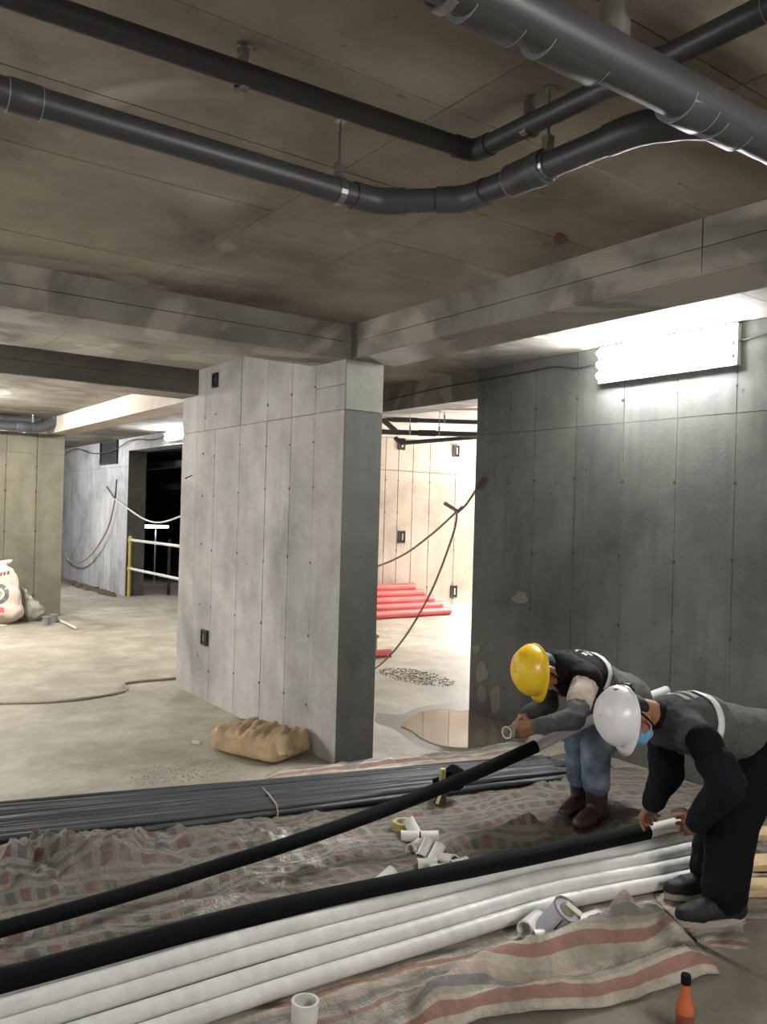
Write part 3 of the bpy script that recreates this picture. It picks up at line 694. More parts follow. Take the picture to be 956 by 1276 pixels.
# ------------------------------------------------------------------ grey conduits
def conduit_line(f, z, r, x0, x1, name, label, group, mat, wob=.006, seed=0):
    """f in 0..1 from the near edge of the bundle to its far edge"""
    n0, n1 = V((.81, 4.03, 0)), V((3.86, 3.37, 0)); f0, f1 = V((.92, 4.62, 0)), V((4.05, 3.72, 0))
    a = n0.lerp(f0, f); b = n1.lerp(f1, f); pts = []
    rnd = random.Random(seed); ph = rnd.uniform(0, 6)
    for k in range(9):
        t = x0 + (x1 - x0) * k / 8; p = a + (b - a) * t
        sag = .006 * math.sin(t * 5 + ph)
        pts.append(V((p.x, p.y + sag + rnd.uniform(-wob, wob), z + .004 * (1 + math.sin(t * 4 + ph)))))
    o = empty(name, pts[0], label=label, cat='pipe', group=group)
    child(MB().tube(spline(pts, 3), r, 9), 'pipe_body', mat, o, True)
    e = pts[-1]; d = (pts[-1] - pts[-2]).normalized()
    child(MB().hollow(e - d * .07, e + d * .004, r * 1.12, r * .85, 9), 'socket_end', mat, o, True)
gp = 'charcoal conduits on the tarpaulin'
NR = 9
ORD = ['first', 'second', 'third', 'fourth', 'fifth', 'sixth', 'seventh', 'eighth', 'ninth', 'tenth', 'eleventh', 'twelfth', 'thirteenth']
for i in range(NR):
    conduit_line(i / NR * .62, .030, .0170, -.55, 1.0 + random.uniform(-.012, .012), 'conduit_pipe', 'charcoal conduit lying in the bottom row of the nearer bundle, ' + ORD[i] + ' from its near edge', gp, M['conduit'], .004, i)
for i in range(NR - 1):
    conduit_line((i + .5) / NR * .62 + .01, .059, .0170, -.55, .995 + random.uniform(-.015, .012), 'conduit_pipe', 'charcoal conduit lying in the top row of the nearer bundle, ' + ORD[i] + ' from its near edge', gp, M['conduit'], .004, 50 + i)
for i in range(10):
    conduit_line(.655 + i * .037, .024, .0105, -.55, 1.0 + random.uniform(-.02, .012), 'conduit_pipe', 'thin charcoal conduit lying in the farther bundle, ' + ORD[i] + ' from its near edge', gp, M['conduit'], .005, 100 + i)
for i in range(8):
    conduit_line(.69 + i * .037, .042, .0105, -.55, .985 + random.uniform(-.02, .012), 'conduit_pipe', 'thin charcoal conduit on top of the farther bundle, ' + ORD[i] + ' from its near edge', gp, M['conduit'], .006, 140 + i)
# tie round the bundle
n0, n1 = V((.81, 4.03, 0)), V((3.86, 3.37, 0)); dd = (n1 - n0).normalized(); nn = V((-dd.y, dd.x, 0))
tc = on_z(348, 1014, .05)
tc = n0 + dd * (tc - n0).dot(dd)
tag(MB().tube([tc - nn * .03 + Z_ * .012, tc - nn * .028 + Z_ * .05, tc + nn * .0 + Z_ * .080, tc + nn * .14 + Z_ * .085, tc + nn * .27 + Z_ * .078], .005, 6).build('binding_strap', M['rope'], None, True), 'pale strap tied round the nearer grey conduit bundle', 'strap')

# ------------------------------------------------------------------ white pipes in the front stack
RP = .0298
stack = [(0, .036, 'lowest visible white pipe at the front of the stack, on the tarpaulin'), (.049, .071, 'second white pipe up on the visible front of the stack'),
         (.098, .106, 'third white pipe up on the visible front of the stack'), (.147, .140, 'uppermost white pipe of the stack, right under the black sleeve'),
         (.100, .036, 'white pipe buried at floor level inside the stack'), (.155, .082, 'white pipe buried in the middle of the stack'),
         (.200, .036, 'rearmost white pipe at floor level of the stack'), (.207, .122, 'rear upper white pipe of the stack behind the black sleeve')]
for i, (off, z0, lab) in enumerate(stack):
    rnd = random.Random(i + 3); ph = rnd.uniform(0, 6); pts = []; end = 3.40 + rnd.uniform(-.05, .04)
    for k in range(17):
        x = -1.2 + (end + 1.2) * k / 16
        yy = path_y(x) + off * (1 + .08 * max(0, 1.8 - x)) + .004 * math.sin(x * 2.3 + ph)
        pts.append(V((x, yy, z0 + .003 * math.sin(x * 1.9 + ph * 2))))
    o = empty('white_pipe', pts[0], label=lab, cat='pipe', group='white pipes in the front stack')
    child(MB().tube(spline(pts, 4), RP, 16), 'pipe_body', M['white_pipe'], o, True)
    e, d = pts[-1], (pts[-1] - pts[-2]).normalized()
    child(MB().hollow(e - d * .002, e + d * .012, RP * 1.0, RP * .86, 16), 'pipe_mouth', M['white_pvc'], o, True)
# sleeved pipe being finished on the stack
bx = [on_z(-260, 1280, .185), on_z(0, 1222, .185), on_z(300, 1143, .185), on_z(560, 1088, .188), on_z(806, 1036, .196), on_z(868, 1021, .200)]
o = empty('sleeved_pipe', bx[0], label='white pipe with black foam sleeve lying on top of the white stack', cat='pipe')
ptsb = spline(bx, 8)
child(MB().tube(ptsb, .031, 14), 'pipe_body', M['white_pvc'], o, True)
child(MB().tube(spline(bx[:5], 8), .0365, 16), 'foam_sleeve', M['foam'], o, True)
# second sleeved pipe, lifted by the man in yellow helmet
ax_ = [on_z(-200, 1208, .09), on_z(0, 1158, .095), on_z(120, 1125, .10), on_z(250, 1086, .11), at(370, 1048, 3.55), at(480, 1009, 3.82), at(580, 969, 4.00), at(668, 930, 4.15), at(745, 894, 4.30), at(829, 861, 4.62)]
o = empty('sleeved_pipe', ax_[0], label='long white pipe with black foam sleeve lifted by the man in yellow helmet', cat='pipe')
child(MB().tube(spline(ax_, 8), .0265, 14), 'pipe_body', M['white_pvc'], o, True)
sa_ = spline(ax_[:8], 8); child(MB().tube(sa_, [.0285 + .004 * k / (len(sa_) - 1) for k in range(len(sa_))], 16), 'foam_sleeve', M['foam'], o, True)
child(MB().hollow(ax_[-1] - ray(0, 0) * 0, ax_[-1] + (ax_[-1] - ax_[-2]).normalized() * .012, .0265, .022, 14), 'pipe_mouth', M['white_pvc'], o, True)

# ------------------------------------------------------------------ pipe sockets, tins, bottles
def socket(label, c, axis, L=.085, r=.029, group='white pipe sockets by the sleeved pipe', name='pipe_socket'):
    c = V(c); t = V(axis).normalized()
    o = empty(name, c, label=label, cat='pipe socket', group=group)
    bar = child(MB().hollow(c - t * L / 2, c + t * L / 2, r, r * .86, 18), 'barrel', M['white_pvc'], o, True)
    rim = MB()
    for s_ in (-1, 1): rim.hollow(c + t * s_ * (L / 2 - .006), c + t * s_ * (L / 2 + .001), r * 1.05, r * .85, 18)
    child(rim, 'rim', M['white_pvc'], o, True, bar, True)
    child(MB().hollow(c - t * .003, c + t * .003, r * .9, r * .74, 18), 'inner_stop', M['white_pvc'], o, True, bar)
hz = .045
ax_img = (RT * .97 - FW * .2)
for px, py, axv, lab in [
    (511, 1043, RT, 'white pipe socket lying beside the yellow tape roll'),
    (514, 1031, RT * -.5 + FW * .4 + UP * .7, 'white pipe socket tilted up against the yellow tape roll'),
    (535, 1043, RT * .98 + FW * .1, 'white pipe socket lying right of the one touching the tape roll'),
    (518, 1056, FW * .8 + RT * .5, 'white pipe socket with reddish end between two groups'),
    (530, 1058, FW * .6 - UP * -.6 + RT * .4, 'white pipe socket standing tilted, left of a pair'),
    (544, 1064, FW * .6 + UP * .6 + RT * .45, 'white pipe socket standing tilted, right of a pair'),
    (532, 1078, RT * .98 + FW * .12, 'white pipe socket lying nearest the black sleeve on the left'),
    (547, 1085, RT * .98 + FW * .15, 'white pipe socket lying half hidden behind the black sleeve'),
    (558, 1072, RT * .6 - FW * .7 + UP * .2, 'white pipe socket turned with its mouth to the viewer'),
    (572, 1078, RT * .85 + FW * .5, 'rightmost white pipe socket beside the black sleeve'),
    (481, 1094, RT * .6 + FW * .6 + UP * .3, 'lone white pipe socket at the left behind the black sleeve')]:
    up_ = V(axv).normalized().z
    zc = hz - .004 + abs(up_) * .02
    socket(lab, on_z(px, py, zc), axv)
g2 = 'white pipe sockets by the tin'
socket('white pipe socket lying left of the open tin', on_z(682, 1170, .05), RT * .98 + FW * .15, .10, .034, g2)
socket('white pipe socket behind the tin on the right', on_z(732, 1150, .055), RT * .8 + FW * .55, .12, .036, g2)
socket('white pipe socket behind the tin against the stack', on_z(663, 1152, .05), RT * .6 + FW * .8, .11, .034, g2)
socket('white pipe socket half under the crumpled tarpaulin', on_z(674, 1186, .045), RT * .9 - FW * .4, .10, .03, g2)
sk = on_z(379, 1283, .0)
socket('white pipe socket standing upright on the front tarpaulin', V((sk.x, sk.y, .052)), (0.05, 0, 1), .075, .041, g2)

# tin
tcn = on_z(694, 1148, .09); axv = (RT * .45 + UP * .80 - FW * .35).normalized()
o = empty('glue_tin', tcn, label='tilted white tin with shiny metal lid in front of the white pipes', cat='tin')
M['tin_paint'] = plain('tin_white_lilac', (186, 188, 202), .35, .2, .08, 20)
M['tin_lid'] = plain('tin_metal', (150, 146, 124), .38, .7, .2, 40)
b0 = tcn - axv * .065
child(MB().lathe([(.052, 0), (.055, .004), (.054, .008), (.054, .124), (.056, .128), (.056, .132)], b0, axv, 28), 'can_body', M['tin_paint'], o, True)
child(MB().lathe([(.055, .130), (.057, .133), (.057, .137), (.051, .137), (.048, .131), (.030, .131), (.028, .138), (.022, .138)], b0, axv, 28), 'lid', M['tin_lid'], o, True)
sd = (-FW * .8 + RT * -.25); sd = (sd - axv * sd.dot(axv)).normalized()
child(MB().obox(b0 + axv * .066 + sd * .0545, axv * .058, axv.cross(sd) * .0025, sd * .0012), 'seam', M['cable'], o)
M['paper'] = plain('pale_label', (205, 203, 180), .6)
side = axv.cross(sd)
child(MB().obox(b0 + axv * .14 - sd * .022 + side * .020, sd * .013, side * .032, axv * .003), 'lid_tab', M['paper'], o)
child(MB().obox(b0 + axv * .022 + (sd * .8 + side * .6).normalized() * .0545, axv * .012, (side * .8 - sd * .6).normalized() * .018, (sd * .8 + side * .6).normalized() * .001), 'yellow_mark', M['yellow'], o)

# bottles
def glass(name, col, rough=.08, trans=.85):
    n = NT(name); n.b.inputs['Base Color'].default_value = lin(col); n.b.inputs['Roughness'].default_value = rough
    n.b.inputs['Transmission Weight'].default_value = trans; n.b.inputs['IOR'].default_value = 1.4
    return n.m
ob = on_z(853, 1290); ob.z = .0
o = empty('sauce_bottle', ob, label='orange glass bottle with black cap standing at the lower right', cat='bottle')
M['print_brown'] = plain('brown_print', (120, 60, 48), .7)
M['orange'] = plain('orange_drink', (184, 96, 54), .15, 0, .1, 20)
child(MB().lathe([(.022, 0), (.027, .006), (.028, .012), (.028, .085), (.026, .098), (.017, .125), (.0135, .145), (.013, .165)], ob, Z_, 24), 'bottle_body', M['orange'], o, True)
child(MB().lathe([(.015, .160), (.0155, .164), (.0155, .186), (.014, .190), (.008, .190)], ob, Z_, 20), 'cap', M['foam'], o, True)
child(MB().lathe([(.0284, .03), (.0286, .031), (.0286, .072), (.0284, .073)], ob, Z_, 24), 'label_band', M['print_brown'], o, True)
bb = on_z(548, 1006, .015)
o = empty('drink_bottle', bb, label='brown glass bottle with gold neck standing by the grey conduits', cat='bottle')
M['brown_glass'] = plain('brown_glass', (84, 56, 34), .12, 0, .1, 20); M['gold'] = plain('gold_foil', (176, 160, 96), .4, .3, .1, 30)
axb = (UP + RT * .06).normalized()
child(MB().lathe([(.025, 0), (.030, .006), (.031, .012), (.031, .095), (.027, .112), (.016, .135), (.014, .17)], bb, axb, 22), 'bottle_body', M['brown_glass'], o, True)
child(MB().lathe([(.0165, .135), (.0168, .15), (.0165, .205), (.015, .21), (.008, .21)], bb, axb, 20), 'neck_foil', M['gold'], o, True)
lb = MB()
for k in range(5):
    a0 = -FW * .93 - RT * .36; a0 = a0.normalized()
    lb.obox(bb + axb * (.035 + k * .012) + a0 * .0315 + axb.cross(a0) * (.003 * (k - 2)), axb * .007, axb.cross(a0) * .008, a0 * .001)
child(lb, 'label_mark', M['paper'], o, False, None, True)

# yellow tape roll, coil
tr = on_z(503, 1030, .03)
o = empty('tape_roll', tr, label='translucent yellow tape roll lying on the checked tarpaulin', cat='tape roll')
M['tape'] = plain('yellow_tape', (176, 160, 96), .3, 0, .1, 20)
child(MB().hollow(tr + V((0, 0, -.022)), tr + V((0, 0, .026)), .055, .04, 28), 'tape', M['tape'], o, True)
child(MB().hollow(tr + V((0, 0, -.023)), tr + V((0, 0, .027)), .041, .037, 28), 'cardboard_core', M['paper'], o, True)
cc = at(566, 962, 4.52)
o = empty('net_bundle', (cc.x, cc.y, .09), label='rolled ball of black netting lying on the grey conduits', cat='netting')
mb = MB()
for k in range(46):
    rnd = random.Random(k); n_ = V((rnd.gauss(0, 1), rnd.gauss(0, 1), rnd.gauss(0, 1))).normalized(); a = n_.orthogonal().normalized(); b = n_.cross(a); R_ = rnd.uniform(.045, .068)
    ctr = V((cc.x, cc.y, .155)) + n_ * rnd.uniform(-.02, .02)
    mb.tube([ctr + (a * math.cos(t) + b * math.sin(t)) * R_ for t in [2 * math.pi * q / 16 for q in range(17)]], .005, 5)
child(mb, 'strands', M['foam'], o)
child(MB().lathe([(.01, -.05), (.035, -.04), (.05, 0), (.035, .04), (.01, .05)], (cc.x, cc.y, .155), (.3, .2, 1), 14), 'core', M['foam'], o, True)
child(MB().tube(spline([V((cc.x, cc.y, .15)) - RT * .05, V((cc.x, cc.y, .15)) - RT * .09 - UP * .01, V((cc.x, cc.y, .13)) - RT * .115]), [.02] * 8 + [.018] * 8 + [.008], 8), 'loose_end', M['foam'], o, True)

# ------------------------------------------------------------------ blob modelling (fused, smoothed volumes)
class Blob:
    def __init__(s): s.m = MB()
    def cap(s, a, b, ra, rb, seg=14):
        a, b = V(a), V(b); t = b - a
        if t.length < 1e-5: t = V((0, 0, 1e-4))
        t.normalize(); x = t.orthogonal().normalized(); y = t.cross(x); rows = []
        for k in range(1, 4): an = -math.pi / 2 + k * math.pi / 8; rows.append((a + t * ra * math.sin(an), ra * math.cos(an)))
        rows.append((a, ra)); rows.append((b, rb))
        for k in range(1, 4): an = k * math.pi / 8; rows.append((b + t * rb * math.sin(an), rb * math.cos(an)))
        vs = [c + (x * math.cos(2 * math.pi * q / seg) + y * math.sin(2 * math.pi * q / seg)) * r for c, r in rows for q in range(seg)]
        n = len(rows); i0 = len(vs); vs += [a - t * ra, b + t * rb]
        fs = [(i * seg + q, i * seg + (q + 1) % seg, (i + 1) * seg + (q + 1) % seg, (i + 1) * seg + q) for i in range(n - 1) for q in range(seg)]
        fs += [(i0, (q + 1) % seg, q) for q in range(seg)] + [(i0 + 1, (n - 1) * seg + q, (n - 1) * seg + (q + 1) % seg) for q in range(seg)]
        s.m.add(vs, fs); return s
    def chain(s, pts, rs):
        for i in range(len(pts) - 1): s.cap(pts[i], pts[i + 1], rs[i], rs[i + 1])
        return s
    def ell(s, c, ax, ay, az, seg=18, rows=11):
        c = V(c); vs = [c - az]
        for i in range(1, rows):
            an = -math.pi / 2 + math.pi * i / rows
            for q in range(seg):
                b = 2 * math.pi * q / seg; vs.append(c + az * math.sin(an) + (ax * math.cos(b) + ay * math.sin(b)) * math.cos(an))
        vs.append(c + az); top = len(vs) - 1
        fs = [(0, 1 + (q + 1) % seg, 1 + q) for q in range(seg)]
        for i in range(rows - 2):
            o_ = 1 + i * seg; fs += [(o_ + q, o_ + (q + 1) % seg, o_ + seg + (q + 1) % seg, o_ + seg + q) for q in range(seg)]
        o_ = 1 + (rows - 2) * seg; fs += [(o_ + q, o_ + (q + 1) % seg, top) for q in range(seg)]
        s.m.add(vs, fs); return s
    def mesh(s, name, voxel=.007, smooth=4, wr=0., wrs=9, seed=0, disp=None):
        me = s.m.mesh(name + '_raw'); o = bpy.data.objects.new('tmp', me); COL.objects.link(o)
        r = o.modifiers.new('r', 'REMESH'); r.mode = 'VOXEL'; r.voxel_size = voxel; r.use_smooth_shade = True
        k = o.modifiers.new('s', 'SMOOTH'); k.factor = .5; k.iterations = smooth
        dg = bpy.context.evaluated_depsgraph_get(); dg.update()
        out = bpy.data.meshes.new_from_object(o.evaluated_get(dg)); out.name = name
        bpy.data.objects.remove(o); bpy.data.meshes.remove(me)
        if wr:
            nrm = [v.normal.copy() for v in out.vertices]
            for v, nn_ in zip(out.vertices, nrm):
                p = v.co; q = V((p.x * wrs, p.y * wrs, p.z * wrs * .8)) + V((seed * 5, 0, 0))
                a_ = 1 - abs(noise.noise(q)) * 2.4; b_ = 1 - abs(noise.noise(q * 2.1 + V((3, 1, 2)))) * 2.4
                v.co = p + nn_ * wr * (max(-.3, a_) + .5 * max(-.3, b_) - .4)
        for p in out.polygons: p.use_smooth = True
        return out
def put(me, name, mat, root):
    L = root.location
    for v in me.vertices: v.co -= L
    return link(name, me, mat, root, True)

# sacks
def sack(label, c, ang, L, W_, H_, mat, seed, name='cement_sack', wr=.012):
    e = Matrix.Rotation(ang, 3, 'Z'); bm = bmesh.new(); bmesh.ops.create_cube(bm, size=2); bmesh.ops.subdivide_edges(bm, edges=bm.edges[:], cuts=34, use_grid_fill=True)
    for v in bm.verts:
        p = v.co; q = (abs(p.x) ** 11 + abs(p.y) ** 11 + abs(p.z) ** 8) ** (1 / 11); p = p / q
        x, y, z = p.x * L / 2, p.y * W_ / 2, p.z * H_ / 2
        pillow = (1 - (abs(p.x)) ** 4) * (1 - abs(p.y) ** 4)
        n_ = max(-.3, 1 - abs(noise.noise(V((x * 16 + seed + y * 5, y * 4, z * 3)))) * 3.2); n2 = max(-.3, 1 - abs(noise.noise(V((x * 30 + seed + y * 9, y * 9, z * 10 + 4)))) * 2.8)
        k = wr * (n_ + .55 * n2 - .5); up_k = 1.4 if p.z > .5 else .25
        z2 = z * (.82 + .18 * pillow) + k * up_k * (1 if p.z > -.5 else 0)
        v.co = e @ V((x + p.x * k * .5, y + p.y * k * .5, max(-H_ / 2, z2))) + V((0, 0, H_ / 2))
    root = empty(name, c, label=label, cat='sack')
    me = bpy.data.meshes.new('sack_body'); bm.to_mesh(me); bm.free(); me.update()
    link('sack_body', me, mat, root, True)
    return root, e
M['kraft'] = plain('brown_kraft_paper', (172, 148, 114), .8, 0, .18, 9, .3)
M['kraft_dark'] = plain('dark_kraft_fold', (150, 110, 82), .85, 0, .2, 9, .3)
sr_, e = sack('wrinkled brown paper cement sack leaning at the foot of the pier', (2.54, 4.86, 0), math.radians(113), .56, .38, .17, M['kraft'], 3, wr=.013)
fl = MB()
for k in range(4):
    y0 = -.16 + k * .085
    fl.add([e @ V((-.235, y0, .15)) , e @ V((-.235, y0 + .07, .155)), e @ V((-.30, y0 + .075, .05 + .02 * (k % 2))), e @ V((-.29, y0 - .005, .06)),
            e @ V((-.230, y0, .14)) , e @ V((-.230, y0 + .07, .145)), e @ V((-.29, y0 + .075, .045 + .02 * (k % 2))), e @ V((-.28, y0 - .005, .055))],
           [(0, 1, 2, 3), (7, 6, 5, 4), (0, 4, 5, 1), (1, 5, 6, 2), (2, 6, 7, 3), (3, 7, 4, 0)])
fl.v = [a + V(sr_.location) for a in fl.v]; child(fl, 'torn_flap', M['kraft'], sr_, False, None, True)
# upright white sack and tied bag by the olive column
M['sack_white'] = plain('white_woven_sack', (200, 184, 172), .7, 0, .1, 9, .2); M['print_red'] = plain('red_print', (196, 84, 84), .7); M['print_grey'] = plain('grey_print', (92, 98, 100), .7)
us_ = V((2.24, 11.72, 0))
root = empty('printed_sack', us_, label='upright white woven sack printed with a round emblem at the left edge', cat='sack')
bl = Blob(); dx_, dy_ = RT, FW
bl.ell(us_ + V((0, 0, .30)), dx_ * .29, dy_ * .17, V((0, 0, .36))).ell(us_ + V((0, 0, .16)), dx_ * .33, dy_ * .2, V((0, 0, .17)))
bl.ell(us_ + V((0, 0, .55)) + dx_ * .0, dx_ * .26, dy_ * .12, V((0, 0, .22))).cap(us_ + V((0, 0, .76)) - dx_ * .18, us_ + V((0, 0, .82)) + dx_ * .16, .04, .025)
sm = bl.mesh('sack_body', .02, 6, .016, 6, 2)
so = put(sm, 'sack_body', M['sack_white'], root)
bv = BVHTree.FromPolygons([v.co + us_ for v in sm.vertices], [tuple(p.vertices) for p in sm.polygons])
def decal(pts, name, mat, parent, bvh, look, root_, th=.006, lift=.003):
    """flat print following the surface: a grid row list of world points pushed onto the surface along look"""
    rows = []
    for r_ in pts:
        q = []
        for p in r_:
            h = bvh.ray_cast(V(p) - look * .8, look)
            if h[0] is None: h = bvh.find_nearest(V(p))
            q.append(h[0] - look * lift)
        rows.append(q)
    nr, nc = len(rows), len(rows[0]); L = root_.location
    vs = [a - L for r_ in rows for a in r_]; n_ = len(vs); vs += [a + look * (lift * .9) for a in vs]
    fs = [(j * nc + i, j * nc + i + 1, (j + 1) * nc + i + 1, (j + 1) * nc + i) for j in range(nr - 1) for i in range(nc - 1)]
    fs += [tuple(n_ + i for i in f)[::-1] for f in fs]
    me = bpy.data.meshes.new(name); me.from_pydata([tuple(v) for v in vs], [], fs); me.update()
    return link(name, me, mat, parent, True)
look = FW
def gridpts(c, U, W_, hu, hv, nu=6, nv=3): return [[c + U * hu * (2 * i / nu - 1) + W_ * hv * (2 * j / nv - 1) for i in range(nu + 1)] for j in range(nv + 1)]
def ringpts(c, U, W_, r0, r1, n=24): return [[c + (U * math.cos(2 * math.pi * k / n) + W_ * math.sin(2 * math.pi * k / n)) * r for k in range(n + 1)] for r in (r0, r1)]
ec = us_ + V((0, 0, .40)) + dx_ * .06 - FW * .2
decal(ringpts(ec, RT, UP, .085, .135), 'emblem_ring', M['print_grey'], root, bv, look, root)
decal(ringpts(ec, RT, UP, .0, .05, 16), 'emblem_centre', M['print_grey'], root, bv, look, root)
decal(gridpts(ec + UP * -.20, RT, UP, .10, .035), 'red_print', M['print_red'], root, bv, look, root)
for k in range(4): decal(gridpts(ec + UP * (.245 + .01 * k) + RT * (-.02 + k * .038), RT, UP, .013, .024, 2, 2), 'print_stroke', M['print_brown'], root, bv, look, root)
tb = V((2.66, 11.85, 0)); root = empty('tied_bag', tb, label='grey tied plastic bag slumped beside the white sack', cat='bag')
bl = Blob().ell(tb + V((0, 0, .12)), RT * .20, FW * .15, V((0, 0, .15))).ell(tb + V((0, 0, .22)) - RT * .05, RT * .12, FW * .1, V((0, 0, .14))).cap(tb + V((0, 0, .33)) - RT * .06, tb + V((0, 0, .42)) - RT * .1, .04, .025).cap(tb + V((0, 0, .33)) - RT * .06, tb + V((0, 0, .45)) - RT * .17, .03, .015)
M['bag'] = plain('grey_bag', (128, 126, 116), .45, 0, .2, 8)
put(bl.mesh('bag_body', .015, 5, .02, 8, 4), 'bag_body', M['bag'], root)
# two cups and a stick
for px, py, l in ((58, 779, 'nearer grey plastic cup on the floor by the tied bag'), (67, 776, 'farther grey plastic cup on the floor by the tied bag')):
    p = on_z(px, py); o = empty('plastic_cup', p, label=l, cat='cup')
    child(MB().lathe([(.036, 0), (.040, .003), (.052, .10), (.056, .103), (.056, .112), (.048, .112), (.038, .01)], p, Z_, 18), 'cup_body', M['pvc_light'], o, True)
    child(MB().lathe([(.054, .104), (.058, .106), (.058, .112), (.054, .114)], p, Z_, 18), 'rim', M['pvc_light'], o, True)
a, b = on_z(72, 772, .02), on_z(95, 783, .02)
tag(MB().tube([a, a.lerp(b, .5), b], [.02, .016, .016], 7).build('pipe_offcut', M['rail_white']), 'short pale pipe offcut on the floor by the cups', 'offcut')
p = on_z(3, 779, .01); tag(MB().obox(p, RT * .03, FW * .02, UP * .008).obox(p + RT * .035 + FW * .01, RT * .015, FW * .012, UP * .008).build('paper_scrap', M['paper']), 'white scrap on the floor in front of the printed sack', 'scrap')
p = on_z(243, 925, .012); tag(MB().obox(p, RT * .02, FW * .012, UP * .008).obox(p + RT * .025 - FW * .01, RT * .01, FW * .012, UP * .006).build('paper_scrap', M['paper']), 'tiny white scrap on the floor left of the brown sack', 'scrap')

# ------------------------------------------------------------------ people
def skin_mat(name, a, b):
    n = NT(name); f = n.noise(n.pos(), 30, 4)
    n.l(n.ramp(f, [(.3, lin(a)), (.7, lin(b))]), n.b.inputs['Base Color']); n.b.inputs['Roughness'].default_value = .55
    n.b.inputs['Subsurface Weight'].default_value = .08; n.b.inputs['Subsurface Radius'].default_value = (.01, .004, .002)
    return n.m
def cloth(name, col, var=.15, scale=25, rough=.9, bump=.4, fade=None):
    n = NT(name); p = n.pos(); f = n.noise(p, scale, 6, .65); c = lin(col)
    d = tuple(x * (1 - var) for x in c[:3]); e = tuple(min(1, x * (1 + var)) for x in c[:3])
    out = n.ramp(f, [(.3, d), (.7, e)])
    if fade: out = n.mix(n.ramp(n.noise(p, 7, 5, .6), [(.42, (0, 0, 0)), (.65, (1, 1, 1))]), out, lin(fade))
    n.l(out, n.b.inputs['Base Color']); n.b.inputs['Roughness'].default_value = rough; n.b.inputs['Specular IOR Level'].default_value = .2
    n.b.inputs['Sheen Weight'].default_value = .0
    n.bump(n.noise(p, 140, 2), bump * .3, .002)
    return n.m
M['skin'] = skin_mat('tanned_skin', (128, 84, 60), (150, 102, 76)); M['hair'] = plain('black_hair', (22, 20, 19), .7)
M['eye'] = plain('eye_white', (210, 205, 198), .3); M['iris'] = plain('dark_iris', (30, 22, 18), .2)
M['vest_grey'] = cloth('grey_vest', (84, 84, 82)); M['vest_black'] = cloth('black_vest', (20, 19, 18)); M['vest_dark'] = cloth('charcoal_vest', (66, 66, 65))
M['beige'] = cloth('beige_shirt', (198, 184, 168)); M['sleeve_grey'] = cloth('grey_sleeve', (92, 92, 92)); M['navy'] = cloth('navy_sleeve', (16, 18, 25))
M['black_cloth'] = cloth('black_cloth', (10, 10, 11)); M['jeans'] = cloth('washed_jeans', (84, 98, 116), .22, 18, .9, .5, (134, 146, 158))
M['boot'] = plain('brown_rubber_boot', (60, 42, 37), .45, 0, .15, 14); M['shoe'] = plain('black_shoe', (20, 20, 22), .7, 0, .15, 30); M['sole'] = plain('grey_sole', (160, 154, 142), .7)
M['reflect'] = plain('reflective_tape', (205, 205, 205), .35, 0, .06, 30); M['print_pale'] = plain('pale_vest_print', (118, 118, 112), .8)
M['hat_y'] = plain('yellow_helmet', (228, 190, 42), .28, 0, .04, 5); M['hat_w'] = plain('white_helmet', (214, 214, 216), .28, 0, .03, 5)
M['mask'] = plain('blue_face_mask', (96, 148, 178), .8, 0, .08, 40); M['red_tag'] = plain('red_strap_tag', (190, 60, 54), .5)

def hand(B, wrist, d, n, t, curl=.7, k=1.0):
    d = d.normalized(); n = (n - d * n.dot(d)).normalized(); t0 = n.cross(d).normalized(); t = t0 if t0.dot(t) > 0 else -t0
    offs = [.034, .0115, -.0115, -.033]; lens = [.072, .080, .074, .058]
    for o_, L in zip(offs, lens):
        kn = wrist + (d * (.088 - .25 * abs(o_ - .01)) + t * o_) * k
        B.cap(wrist + t * o_ * .55 * k, kn, .016 * k, .0115 * k)
        p = kn; a = curl * .55; r = .0095
        for s_, inc in ((.45, 1.0), (.31, 1.05), (.24, .7)):
            dr = d * math.cos(a) + n * math.sin(a); q = p + dr * L * s_ * k; B.cap(p, q, r * k, (r - .0009) * k, 8); p = q; a += curl * inc; r -= .0009
    B.cap(wrist + d * .02 * k, wrist + d * .07 * k - t * .004, .020 * k, .019 * k)
    p = wrist + (d * .025 + t * .026) * k; dr = (t * .72 + d * .62 + n * .35).normalized(); q = p + dr * .042 * k; B.cap(p, q, .0125 * k, .0105 * k, 8)
    dr2 = (d * .75 + n * .7 + t * .15).normalized(); q2 = q + dr2 * .032 * k; B.cap(q, q2, .0105 * k, .0095 * k, 8); B.cap(q2, q2 + (d * .6 + n * .8).normalized() * .022 * k, .0095 * k, .008 * k, 8)

